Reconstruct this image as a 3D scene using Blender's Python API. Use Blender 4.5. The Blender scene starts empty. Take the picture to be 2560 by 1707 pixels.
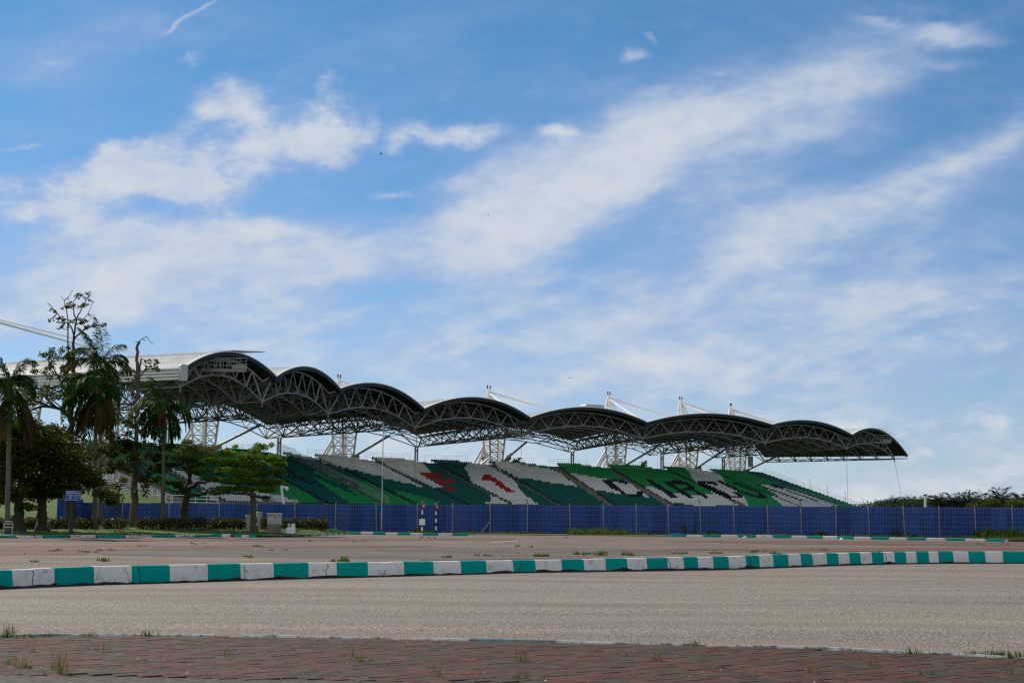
import bpy, math, random
import numpy as np
from mathutils import Vector, Matrix
random.seed(7); np.random.seed(7)
SC = bpy.context.scene
# ------------------------------------------------------------------ camera
F = 3600.0; CX = 1280.0; CY = 853.5
EYE = np.array([0.0, 0.0, 1.12])
PITCH = math.atan((1292.0 - CY) / F); ROLL = math.radians(0.42)
fwd = np.array([0, math.cos(PITCH), math.sin(PITCH)])
r0 = np.array([1.0, 0, 0]); u0 = np.cross(r0, fwd)
rgt = r0 * math.cos(ROLL) + u0 * math.sin(ROLL); upv = np.cross(rgt, fwd)
cam = bpy.data.cameras.new('camera'); cam_o = bpy.data.objects.new('camera', cam)
SC.collection.objects.link(cam_o); SC.camera = cam_o
cam.sensor_width = 36.0; cam.lens = 36.0 * F / 2560.0; cam.clip_start = 0.1; cam.clip_end = 20000
mw = Matrix.Identity(4)
for i in range(3):
    mw[i][0] = rgt[i]; mw[i][1] = upv[i]; mw[i][2] = -fwd[i]; mw[i][3] = EYE[i]
cam_o.matrix_world = mw

def ray(x, y): return fwd + rgt * (x - CX) / F - upv * (y - CY) / F
def atY(x, y, Y):                       # point seen at photo position x, y at distance Y
    d = ray(x, y); return EYE + d * (Y / d[1])
def atz(x, y, z=0.0):                   # point on the horizontal plane z
    d = ray(x, y); return EYE + d * ((z - EYE[2]) / d[2])
def proj(P):
    v = np.asarray(P) - EYE; w = v @ fwd
    return CX + F * (v @ rgt) / w, CY - F * (v @ upv) / w

# ------------------------------------------------------------------ light, sky, exposure
SUN_AZ = math.radians(-44.0)            # sun stands behind the scene, to the left
SUN_EL = math.radians(35.0)
SC.view_settings.view_transform = 'Standard'; SC.view_settings.look = 'None'
SC.cycles.use_denoising = False; SC.cycles.filter_width = 1.3
SC.view_settings.exposure = 0.0; SC.view_settings.gamma = 1.0
sun = bpy.data.lights.new('sun', 'SUN'); sun.energy = 5.0; sun.angle = math.radians(0.53); sun.color = (1.0, 0.90, 0.77)
sun_o = bpy.data.objects.new('sun', sun); SC.collection.objects.link(sun_o)
to_sun = Vector((math.sin(SUN_AZ) * math.cos(SUN_EL), math.cos(SUN_AZ) * math.cos(SUN_EL), math.sin(SUN_EL)))
sun_o.rotation_euler = to_sun.to_track_quat('Z', 'Y').to_euler()
sun_o.location = (-200, 150, 200)

W = bpy.data.worlds.new('World'); SC.world = W; W.use_nodes = True
nt = W.node_tree; N = nt.nodes; L = nt.links; N.clear()
def nd(t, **k):
    n = N.new(t)
    for a, b in k.items(): setattr(n, a, b)
    return n
def mth(op, a, b=None, clamp=False):
    n = nd('ShaderNodeMath', operation=op, use_clamp=clamp)
    for i, v in enumerate((a, b)):
        if v is None: continue
        if isinstance(v, (int, float)): n.inputs[i].default_value = v
        else: L.new(v, n.inputs[i])
    return n.outputs[0]
def sstep(v, lo, hi):
    n = nd('ShaderNodeMapRange', interpolation_type='SMOOTHSTEP')
    L.new(v, n.inputs['Value']); n.inputs['From Min'].default_value = lo; n.inputs['From Max'].default_value = hi
    return n.outputs[0]
sky = nd('ShaderNodeTexSky', sky_type='NISHITA', sun_disc=False)
sky.sun_elevation = SUN_EL; sky.sun_rotation = SUN_AZ
sky.altitude = 0; sky.air_density = 1.0; sky.dust_density = 0.0; sky.ozone_density = 3.0
tc = nd('ShaderNodeTexCoord')
sep = nd('ShaderNodeSeparateXYZ'); L.new(tc.outputs['Generated'], sep.inputs[0])
yy = mth('MAXIMUM', sep.outputs['Y'], 0.08)
cu = mth('DIVIDE', sep.outputs['X'], yy); cv = mth('DIVIDE', sep.outputs['Z'], yy)
UV = nd('ShaderNodeCombineXYZ'); L.new(cu, UV.inputs[0]); L.new(cv, UV.inputs[1])
def noise(scale, detail=6, rough=0.55, stretch=(1, 1), rot=0.0, off=0.0, dist=0.0, src=None):
    m = nd('ShaderNodeMapping'); L.new(src or UV.outputs[0], m.inputs['Vector'])
    m.inputs['Rotation'].default_value = (0, 0, rot); m.inputs['Location'].default_value = (off, off * 1.7, off * 0.3)
    m2 = nd('ShaderNodeMapping'); L.new(m.outputs[0], m2.inputs['Vector']); m2.inputs['Scale'].default_value = (stretch[0], stretch[1], 1)
    n = nd('ShaderNodeTexNoise'); L.new(m2.outputs[0], n.inputs['Vector'])
    n.inputs['Scale'].default_value = scale; n.inputs['Detail'].default_value = detail
    n.inputs['Roughness'].default_value = rough; n.inputs['Distortion'].default_value = dist
    return n
def warp(amount, scale, off, stretch=(1, 1), rot=0.0, detail=4):
    w = noise(scale, detail, 0.6, stretch=stretch, off=off, rot=rot)
    s = nd('ShaderNodeVectorMath', operation='SUBTRACT'); L.new(w.outputs['Color'], s.inputs[0]); s.inputs[1].default_value = (.5, .5, .5)
    k = nd('ShaderNodeVectorMath', operation='SCALE'); L.new(s.outputs[0], k.inputs[0]); k.inputs['Scale'].default_value = amount
    a = nd('ShaderNodeVectorMath', operation='ADD'); L.new(UV.outputs[0], a.inputs[0]); L.new(k.outputs[0], a.inputs[1])
    return a.outputs[0]
G = bpy.data.node_groups.new('cloud_patch', 'ShaderNodeTree')
for nm, st in (('UV', 'NodeSocketVector'), ('Center', 'NodeSocketVector'), ('Rot', 'NodeSocketFloat'), ('Inv', 'NodeSocketVector'), ('Amp', 'NodeSocketFloat'), ('Sum', 'NodeSocketFloat')):
    G.interface.new_socket(nm, in_out='INPUT', socket_type=st)
G.interface.new_socket('Sum', in_out='OUTPUT', socket_type='NodeSocketFloat')
gi = G.nodes.new('NodeGroupInput'); go = G.nodes.new('NodeGroupOutput')
g1 = G.nodes.new('ShaderNodeVectorMath'); g1.operation = 'SUBTRACT'
g2 = G.nodes.new('ShaderNodeVectorRotate'); g2.rotation_type = 'Z_AXIS'
g3 = G.nodes.new('ShaderNodeVectorMath'); g3.operation = 'MULTIPLY'
g4 = G.nodes.new('ShaderNodeVectorMath'); g4.operation = 'LENGTH'
g5 = G.nodes.new('ShaderNodeMapRange'); g5.interpolation_type = 'SMOOTHSTEP'
g5.inputs['From Min'].default_value = 1.5; g5.inputs['From Max'].default_value = 0.1
g6 = G.nodes.new('ShaderNodeMath'); g6.operation = 'MULTIPLY_ADD'
gl = G.links.new
gl(gi.outputs['UV'], g1.inputs[0]); gl(gi.outputs['Center'], g1.inputs[1]); gl(g1.outputs[0], g2.inputs['Vector']); gl(gi.outputs['Rot'], g2.inputs['Angle'])
gl(g2.outputs[0], g3.inputs[0]); gl(gi.outputs['Inv'], g3.inputs[1]); gl(g3.outputs[0], g4.inputs[0]); gl(g4.outputs['Value'], g5.inputs['Value'])
gl(g5.outputs[0], g6.inputs[0]); gl(gi.outputs['Amp'], g6.inputs[1]); gl(gi.outputs['Sum'], g6.inputs[2]); gl(g6.outputs[0], go.inputs['Sum'])
def patches(uv, lst):
    prev = None
    for (px, py, rx, ry, ang, amp) in lst:
        d = ray(px, py); c = (d[0] / d[1], d[2] / d[1], 0)
        g = nd('ShaderNodeGroup', node_tree=G)
        L.new(uv, g.inputs['UV']); g.inputs['Center'].default_value = c
        g.inputs['Rot'].default_value = math.radians(-ang)
        g.inputs['Inv'].default_value = (F / rx, F / ry, 0); g.inputs['Amp'].default_value = amp
        if prev is not None: L.new(prev, g.inputs['Sum'])
        else: g.inputs['Sum'].default_value = 0
        prev = g.outputs[0]
    return prev
# heaped clouds (centre, radii, tilt, strength), then thin veils and streaks
CUM = [(560, 400, 340, 70, 4, .8), (575, 258, 105, 75, 0, .8), (700, 310, 130, 95, 15, .5), (850, 335, 95, 85, 35, .9), (300, 385, 95, 38, 8, .6),
       (200, 470, 330, 62, 2, .8), (480, 480, 210, 55, -12, .65), (170, 545, 290, 42, 0, .6), (500, 560, 120, 26, 0, .5), (440, 330, 120, 40, 30, .35), (930, 300, 22, 60, -10, .3),
       (1165, 332, 105, 46, 0, .8), (1030, 322, 90, 36, -10, .6), (985, 360, 32, 42, 20, .45), (665, 565, 60, 32, 0, .7), (600, 600, 150, 32, 5, .5),
       (1415, 340, 85, 28, 2, .85), (820, 205, 40, 26, 30, .45), (1585, 140, 52, 22, 10, .6), (1620, 95, 26, 9, -20, .5), (990, 490, 75, 14, 3, .6), (1130, 450, 120, 26, 10, .45),
       (50, 368, 60, 10, 5, .5), (460, 142, 45, 16, -5, .45), (2110, 1074, 62, 22, 0, .8), (2170, 1078, 30, 22, 0, .7), (2500, 1062, 60, 26, -25, .7), (2350, 1060, 120, 16, 0, .45), (2290, 1110, 60, 16, -35, .55), (2540, 1150, 40, 12, 0, .5), (2290, 1140, 55, 18, 10, .55), (970, 1110, 70, 26, 20, .5), (640, 1085, 90, 26, 10, .5)]
CIR = [(1230, 550, 220, 165, 25, .85), (1430, 465, 300, 150, 26, .8), (1630, 375, 320, 150, 24, .68), (1860, 300, 380, 165, 25, .55), (2130, 170, 340, 140, 22, .5), (2060, 345, 250, 50, 10, .3),
       (1850, 620, 280, 150, 28, .62), (2080, 500, 340, 90, 20, .55), (2400, 400, 320, 80, 20, .42), (2300, 640, 400, 90, 8, .38), (1700, 740, 320, 90, 15, .42), (2540, 320, 130, 90, 30, .25), (2400, 500, 280, 110, 15, .3),
       (460, 715, 380, 150, -3, .8), (150, 700, 360, 140, 0, .6), (680, 650, 380, 90, 3, .5), (300, 610, 380, 60, -2, .4), (950, 620, 380, 80, 3, .5), (130, 800, 260, 70, 0, .4),
       (500, 22, 95, 9, 34, .4), (440, 60, 30, 8, 34, .2), (120, 150, 400, 80, -8, .36), (360, 60, 360, 80, 0, .36), (2370, 72, 160, 36, -2, .6), (2200, 45, 90, 12, 0, .25), (950, 120, 300, 70, 12, .30), (1500, 235, 220, 32, 5, .26), (2400, 150, 120, 18, -6, .22), (1420, 175, 20, 60, 35, .15), (100, 320, 260, 50, 0, .2),
       (1000, 880, 420, 110, 3, .42), (1500, 900, 480, 130, 3, .48), (2100, 820, 600, 110, 5, .5), (2250, 930, 540, 90, 4, .5), (1700, 1000, 460, 90, 3, .42), (1280, 720, 300, 80, 4, .38), (2350, 730, 400, 60, 7, .38), (780, 790, 220, 50, 2, .3), (1150, 980, 300, 70, 0, .3),
       (2300, 1250, 420, 60, 0, .75), (2050, 1230, 220, 30, 0, .35), (2300, 1090, 360, 100, 0, .5), (1600, 1150, 340, 70, 0, .4), (900, 1130, 300, 70, 0, .45), (500, 1000, 400, 120, 0, .35)]
uvC = warp(0.030, 20, 3.1, detail=5)
uvC2 = warp(0.06, 7, 8.7, stretch=(1, 2.0), rot=-0.3, detail=5)
cs = patches(uvC, CUM)
fb = noise(34, 9, 0.62, stretch=(1, 1.8), off=1.3).outputs['Fac']
cum_d = sstep(mth('ADD', cs, mth('MULTIPLY', mth('SUBTRACT', fb, 0.5), 1.15)), 0.02, 1.0)
cum_d = mth('MULTIPLY', cum_d, 0.92)
ci = patches(uvC2, CIR)
st1 = noise(9, 6, 0.55, stretch=(1, 3.2), rot=math.radians(-18), off=5.2, dist=0.4).outputs['Fac']
st2 = noise(36, 7, 0.6, stretch=(1, 3.0), rot=math.radians(3), off=9.2).outputs['Fac']
stk = mth('ADD', mth('MULTIPLY', st1, 0.9), mth('MULTIPLY', st2, 0.5))
cir_d = mth('MULTIPLY', ci, mth('ADD', mth('MULTIPLY', sstep(stk, 0.36, 1.0), 0.45), 0.72))
cir_d = mth('MULTIPLY', mth('SUBTRACT', 1.0, mth('POWER', 2.718, mth('MULTIPLY', mth('MULTIPLY', cir_d, cir_d), -2.5))), 0.93)
low = sstep(cv, 0.30, 0.02)
veil = mth('MULTIPLY', sstep(stk, 0.42, 0.98), mth('ADD', mth('MULTIPLY', low, 0.68), 0.15))
cir_d = mth('SUBTRACT', 1.0, mth('MULTIPLY', mth('SUBTRACT', 1.0, cir_d), mth('SUBTRACT', 1.0, veil)))
dens = mth('SUBTRACT', 1.0, mth('MULTIPLY', mth('SUBTRACT', 1.0, cum_d), mth('SUBTRACT', 1.0, mth('MINIMUM', cir_d, 0.94))))
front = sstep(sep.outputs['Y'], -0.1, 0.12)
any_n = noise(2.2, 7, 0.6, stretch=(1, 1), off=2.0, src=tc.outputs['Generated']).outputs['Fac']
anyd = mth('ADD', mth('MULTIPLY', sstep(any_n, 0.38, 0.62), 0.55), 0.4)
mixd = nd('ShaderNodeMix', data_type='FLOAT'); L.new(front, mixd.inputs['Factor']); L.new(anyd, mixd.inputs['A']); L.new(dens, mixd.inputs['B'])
tint = nd('ShaderNodeMix', data_type='RGBA', blend_type='MULTIPLY'); tint.inputs['Factor'].default_value = 1
L.new(sky.outputs[0], tint.inputs['A']); 
tcol = nd('ShaderNodeMix', data_type='RGBA'); L.new(sstep(cv, 0.06, 0.42), tcol.inputs['Factor'])
tcol.inputs['A'].default_value = (0.66, 0.79, 0.95, 1); tcol.inputs['B'].default_value = (0.42, 0.78, 0.93, 1)
L.new(tcol.outputs['Result'], tint.inputs['B'])
ccol = nd('ShaderNodeMix', data_type='RGBA')
relief = mth('ADD', mth('MULTIPLY', mth('SUBTRACT', fb, 0.5), 1.1), mth('MULTIPLY', mth('SUBTRACT', st1, 0.5), 0.7))
lit = sstep(mth('ADD', mth('MULTIPLY', mixd.outputs[0], 0.85), relief), 0.15, 1.10)
L.new(lit, ccol.inputs['Factor'])
ccol.inputs['A'].default_value = (3.9, 4.9, 7.3, 1); ccol.inputs['B'].default_value = (6.5, 7.0, 7.5, 1)
rear = nd('ShaderNodeMix', data_type='RGBA'); L.new(front, rear.inputs['Factor']); rear.inputs['A'].default_value = (7.4, 7.4, 7.5, 1); L.new(ccol.outputs['Result'], rear.inputs['B'])  # unseen sky behind the camera, made white to brighten faces in shade
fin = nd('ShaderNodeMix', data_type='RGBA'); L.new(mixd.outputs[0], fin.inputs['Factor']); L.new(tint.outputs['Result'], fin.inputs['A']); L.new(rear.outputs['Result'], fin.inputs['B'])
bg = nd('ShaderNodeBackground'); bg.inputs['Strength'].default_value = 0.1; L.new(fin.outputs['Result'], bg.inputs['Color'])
out = nd('ShaderNodeOutputWorld'); L.new(bg.outputs[0], out.inputs['Surface'])
# ------------------------------------------------------------------ helpers
COL = SC.collection
def mat(name, col, rough=0.7, var=0.12, scale=3.0, metal=0.0, bump=0.0, spec=0.3, detail=5, stretch=(1, 1, 1), dirt=None, dscale=1.5, dlo=0.5, dhi=0.75, attr=None):
    m = bpy.data.materials.new(name); m.use_nodes = True
    t = m.node_tree; b = t.nodes['Principled BSDF']; l = t.links
    b.inputs['Roughness'].default_value = rough; b.inputs['Metallic'].default_value = metal
    b.inputs['Specular IOR Level'].default_value = spec
    co = t.nodes.new('ShaderNodeTexCoord'); mp = t.nodes.new('ShaderNodeMapping'); mp.inputs['Scale'].default_value = stretch
    l.new(co.outputs['Object'], mp.inputs['Vector'])
    n = t.nodes.new('ShaderNodeTexNoise'); n.inputs['Scale'].default_value = scale; n.inputs['Detail'].default_value = detail; n.inputs['Roughness'].default_value = 0.65
    l.new(mp.outputs[0], n.inputs['Vector'])
    r = t.nodes.new('ShaderNodeMapRange'); r.inputs['From Min'].default_value = 0.25; r.inputs['From Max'].default_value = 0.75
    r.inputs['To Min'].default_value = 1 - var; r.inputs['To Max'].default_value = 1 + var
    l.new(n.outputs['Fac'], r.inputs['Value'])
    v = t.nodes.new('ShaderNodeVectorMath'); v.operation = 'SCALE'
    if attr:
        a = t.nodes.new('ShaderNodeAttribute'); a.attribute_name = attr; l.new(a.outputs['Color'], v.inputs[0])
    else: v.inputs[0].default_value = col[:3]
    l.new(r.outputs[0], v.inputs['Scale']); src = v.outputs[0]
    if dirt is not None:
        n2 = t.nodes.new('ShaderNodeTexNoise'); n2.inputs['Scale'].default_value = dscale; n2.inputs['Detail'].default_value = 8; n2.inputs['Roughness'].default_value = 0.7
        l.new(mp.outputs[0], n2.inputs['Vector'])
        r2 = t.nodes.new('ShaderNodeMapRange'); r2.inputs['From Min'].default_value = dlo; r2.inputs['From Max'].default_value = dhi
        l.new(n2.outputs['Fac'], r2.inputs['Value'])
        mx = t.nodes.new('ShaderNodeMix'); mx.data_type = 'RGBA'; l.new(r2.outputs[0], mx.inputs['Factor']); l.new(src, mx.inputs['A']); mx.inputs['B'].default_value = (*dirt, 1)
        src = mx.outputs['Result']
    l.new(src, b.inputs['Base Color'])
    if bump:
        bp = t.nodes.new('ShaderNodeBump'); bp.inputs['Strength'].default_value = bump; bp.inputs['Distance'].default_value = 0.02
        l.new(n.outputs['Fac'], bp.inputs['Height']); l.new(bp.outputs[0], b.inputs['Normal'])
    return m
def leafmat(name, c1, c2, trans=0.35, rough=0.55):
    m = bpy.data.materials.new(name); m.use_nodes = True
    t = m.node_tree; t.nodes.clear(); l = t.links
    o = t.nodes.new('ShaderNodeOutputMaterial')
    at = t.nodes.new('ShaderNodeAttribute'); at.attribute_name = 'tone'
    mx = t.nodes.new('ShaderNodeMix'); mx.data_type = 'RGBA'; l.new(at.outputs['Fac'], mx.inputs['Factor'])
    mx.inputs['A'].default_value = (*c1, 1); mx.inputs['B'].default_value = (*c2, 1)
    d = t.nodes.new('ShaderNodeBsdfPrincipled'); d.inputs['Roughness'].default_value = rough; d.inputs['Specular IOR Level'].default_value = 0.12
    l.new(mx.outputs['Result'], d.inputs['Base Color'])
    tr = t.nodes.new('ShaderNodeBsdfTranslucent'); l.new(mx.outputs['Result'], tr.inputs['Color'])
    s = t.nodes.new('ShaderNodeMixShader'); s.inputs[0].default_value = trans
    l.new(d.outputs[0], s.inputs[1]); l.new(tr.outputs[0], s.inputs[2]); l.new(s.outputs[0], o.inputs['Surface'])
    return m
def tag(o, label=None, cat=None, group=None, kind=None):
    if label: o['label'] = label
    if cat: o['category'] = cat
    if group: o['group'] = group
    if kind: o['kind'] = kind
    return o
def empty(name, loc, label, cat, group=None):
    o = bpy.data.objects.new(name, None); COL.objects.link(o); o.location = [float(q) for q in loc]; o.empty_display_size = 0.3
    return tag(o, label, cat, group)
def link(name, me, parent=None, loc=None):
    o = bpy.data.objects.new(name, me); COL.objects.link(o)
    if parent is not None:
        o.parent = parent
    if loc is not None: o.location = [float(q) for q in loc]
    return o
class MB:
    """collects shapes in world space and links them as one mesh"""
    def __init__(s): s.v = []; s.f = []; s.mi = []; s.at = []
    def add(s, vs, fs, mi=0, at=0.5):
        k = len(s.v); s.v.extend([tuple(float(c) for c in q) for q in vs])
        for f in fs: s.f.append([k + i for i in f]); s.mi.append(mi); s.at.append(at)
    def tube(s, pts, r, n=6, mi=0, cap=True, at=0.5):
        pts = [np.asarray(p, float) for p in pts]
        if isinstance(r, (int, float)): r = [r] * len(pts)
        vs = []
        ref = None
        for i, p in enumerate(pts):
            d = pts[min(i + 1, len(pts) - 1)] - pts[max(i - 1, 0)]; d = d / (np.linalg.norm(d) + 1e-9)
            if ref is None:
                ref = np.array([0, 0, 1.0]) if abs(d[2]) < 0.9 else np.array([1.0, 0, 0])
            a = np.cross(d, ref); a /= np.linalg.norm(a) + 1e-9; b = np.cross(d, a); ref = -b if False else np.cross(a, d)
            for k in range(n):
                t = 2 * math.pi * (k + .5) / n; vs.append(p + r[i] * (math.cos(t) * a + math.sin(t) * b))
        fs = [[i * n + k, i * n + (k + 1) % n, (i + 1) * n + (k + 1) % n, (i + 1) * n + k] for i in range(len(pts) - 1) for k in range(n)]
        if cap: fs += [list(range(n))[::-1], [(len(pts) - 1) * n + k for k in range(n)]]
        s.add(vs, fs, mi, at)
    def box(s, c, sx, sy, sz, rz=0.0, mi=0, bev=0.0, at=0.5, ax=None):
        """box with base centre c; rz turns it about z; bev chamfers the vertical and top edges"""
        c = np.asarray(c, float); X = np.array([math.cos(rz), math.sin(rz), 0]); Y = np.array([-math.sin(rz), math.cos(rz), 0]); Z = np.array([0, 0, 1.0])
        if ax is not None: X, Y, Z = ax
        hx, hy = sx / 2, sy / 2
        if bev <= 0:
            vs = [c + X * a * hx + Y * b * hy + Z * z for z in (0, sz) for a, b in ((-1, -1), (1, -1), (1, 1), (-1, 1))]
            s.add(vs, [[3, 2, 1, 0], [4, 5, 6, 7], [0, 1, 5, 4], [1, 2, 6, 5], [2, 3, 7, 6], [3, 0, 4, 7]], mi, at); return
        def ring(ix, z):
            w, h, e = hx - ix, hy - ix, bev
            return [c + X * a + Y * b + Z * z for a, b in ((-w + e, -h), (w - e, -h), (w, -h + e), (w, h - e), (w - e, h), (-w + e, h), (-w, h - e), (-w, -h + e))]
        vs = ring(0, 0) + ring(0, sz - bev) + ring(bev, sz)
        fs = [list(range(8))[::-1], [16 + k for k in range(8)]]
        for a in (0, 8): fs += [[a + k, a + (k + 1) % 8, a + 8 + (k + 1) % 8, a + 8 + k] for k in range(8)]
        s.add(vs, fs, mi, at)
    def lathe(s, c, prof, n=12, mi=0, axis=(0, 0, 1), at=0.5):
        c = np.asarray(c, float); Z = np.asarray(axis, float); Z /= np.linalg.norm(Z)
        A = np.cross(Z, [0, 1, 0] if abs(Z[1]) < .9 else [1, 0, 0]); A /= np.linalg.norm(A); B = np.cross(Z, A)
        vs = [c + Z * z + r * (math.cos(2 * math.pi * k / n) * A + math.sin(2 * math.pi * k / n) * B) for r, z in prof for k in range(n)]
        m = len(prof)
        fs = [[i * n + k, i * n + (k + 1) % n, (i + 1) * n + (k + 1) % n, (i + 1) * n + k] for i in range(m - 1) for k in range(n)]
        fs += [list(range(n))[::-1], [(m - 1) * n + k for k in range(n)]]
        s.add(vs, fs, mi, at)
    def build(s, name, mats, parent=None, smooth=False, origin=None, attr=False):
        o = np.zeros(3)
        if parent is not None: o = np.array(parent.matrix_world.translation) if False else np.array(ABS.get(parent.name, (0, 0, 0)), float)
        if origin is not None: o = np.asarray(origin, float)
        me = bpy.data.meshes.new(name)
        me.from_pydata([tuple(np.asarray(q) - o) for q in s.v], [], s.f)
        for m in (mats if isinstance(mats, (list, tuple)) else [mats]): me.materials.append(m)
        me.polygons.foreach_set('material_index', s.mi)
        if smooth: me.polygons.foreach_set('use_smooth', [True] * len(s.f))
        if attr:
            a = me.attributes.new('tone', 'FLOAT', 'FACE'); a.data.foreach_set('value', s.at)
        me.update()
        ob = link(name, me, parent)
        if parent is None and origin is not None: ob.location = [float(q) for q in o]
        if origin is not None: ABS[ob.name] = tuple(o)
        elif parent is not None: ABS[ob.name] = tuple(o)
        return ob
ABS = {}                                # world position of every thing that carries parts
def thing(name, loc, label, cat, group=None):
    o = empty(name, loc, label, cat, group); ABS[o.name] = tuple(float(q) for q in loc); return o
def quads(name, P, mats, parent=None, tone=None, mi=None, smooth=False):
    """P: (n,4,3) array of loose quads"""
    n = len(P); me = bpy.data.meshes.new(name)
    o = np.array(ABS.get(parent.name, (0, 0, 0))) if parent is not None else np.zeros(3)
    V = (np.asarray(P, float) - o).reshape(-1, 3)
    me.vertices.add(4 * n); me.vertices.foreach_set('co', V.ravel())
    me.loops.add(4 * n); me.loops.foreach_set('vertex_index', np.arange(4 * n, dtype=np.int32))
    me.polygons.add(n); me.polygons.foreach_set('loop_start', np.arange(0, 4 * n, 4, dtype=np.int32)); me.polygons.foreach_set('loop_total', np.full(n, 4, np.int32))
    for m in (mats if isinstance(mats, (list, tuple)) else [mats]): me.materials.append(m)
    if mi is not None: me.polygons.foreach_set('material_index', np.asarray(mi, np.int32))
    me.update(calc_edges=True)
    if tone is not None:
        a = me.attributes.new('tone', 'FLOAT', 'FACE'); a.data.foreach_set('value', np.asarray(tone, float))
    return link(name, me, parent)
def sheet(name, outline, mat_, z=None):
    me = bpy.data.meshes.new(name)
    vs = [(float(q[0]), float(q[1]), float(q[2] if z is None else z)) for q in outline]
    me.from_pydata(vs, [], [list(range(len(vs)))]); me.materials.append(mat_); me.update()
    import bmesh
    b = bmesh.new(); b.from_mesh(me); bmesh.ops.triangulate(b, faces=b.faces[:])
    for f in b.faces:
        if f.normal.z < 0: f.normal_flip()
    b.to_mesh(me); b.free()
    return tag(link(name, me), kind='structure')
def copy_tree(o, parent=None):
    c = o.copy(); COL.objects.link(c)
    if parent is not None: c.parent = parent
    for ch in list(o.children): copy_tree(ch, c)
    return c
def interp(pl, x):
    return float(np.interp(x, [q[0] for q in pl], [q[1] for q in pl]))

# ------------------------------------------------------------------ materials
M_white = mat('white_steel_paint', (.74, .74, .72), .45, .06, 2)
M_steel = mat('grey_truss_paint', (.25, .255, .25), .5, .15, 1.5, dirt=(.16, .07, .035), dscale=.9, dlo=.66, dhi=.72)
M_roof = mat('white_roof_sheet', (.72, .72, .69), .45, .05, .6, dirt=(.5, .49, .45), dscale=.25)
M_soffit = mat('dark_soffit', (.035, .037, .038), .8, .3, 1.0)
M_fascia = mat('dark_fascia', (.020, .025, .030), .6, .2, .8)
M_conc = mat('terrace_concrete', (.20, .185, .17), .9, .2, 2.0)
M_galv = mat('galvanised', (.42, .43, .43), .5, .15, 6, metal=.3)
M_dark = mat('dark_iron', (.03, .03, .032), .6, .2, 5)
M_seat = {'W': mat('grey_white_seat', (.60, .60, .57), .5, .06, 1, spec=.12), 'G': mat('green_seat', (.014, .25, .065), .5, .1, 1, spec=.12), 'T': mat('dark_teal_seat', (.005, .088, .072), .5, .1, 1, spec=.12),
          'R': mat('red_seat', (.34, .014, .012), .5, .1, 1, spec=.12), 'K': mat('black_seat', (.009, .010, .016), .5, .1, 1, spec=.12)}
M_kw = mat('white_kerb_paint', (.67, .665, .65), .85, .10, 5, spec=.1, bump=.5, dirt=(.30, .285, .26), dscale=4.5, dlo=.54, dhi=.72)
M_kt = mat('teal_kerb_paint', (.0, .285, .255), .8, .12, 5, spec=.1, bump=.35, dirt=(.03, .10, .09), dscale=2.6, dlo=.60, dhi=.80)
M_joint = mat('dark_joint_dirt', (.042, .036, .028), .95, .4, 6)
M_trunk = mat('grey_bark', (.105, .092, .075), .9, .35, 5, bump=.5, stretch=(1, 1, .4))
M_bark = mat('brown_bark', (.11, .085, .06), .9, .4, 4, bump=.6)
M_darkbark = mat('dark_bark', (.045, .037, .028), .9, .4, 4, bump=.6)
M_leaf = leafmat('green_leaves', (.035, .085, .005), (.14, .26, .012), .5)
M_leafd = leafmat('deep_green_leaves', (.022, .030, .003), (.10, .105, .008), .35)
M_leafo = leafmat('olive_leaves', (.03, .05, .008), (.11, .13, .022), .4)
M_palm = leafmat('palm_leaves', (.014, .045, .006), (.055, .13, .014), .35)
M_palmd = leafmat('dry_palm_leaves', (.045, .034, .010), (.095, .062, .020), .3)
M_oil = leafmat('oil_palm_leaves', (.017, .034, .014), (.05, .082, .034), .3)
M_hedge = leafmat('hedge_leaves', (.025, .032, .006), (.11, .105, .015), .3)
M_grass = leafmat('grass_blades', (.035, .07, .010), (.11, .17, .025), .35)
M_dry = leafmat('dry_grass_blades', (.13, .10, .04), (.26, .21, .09), .3)
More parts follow.
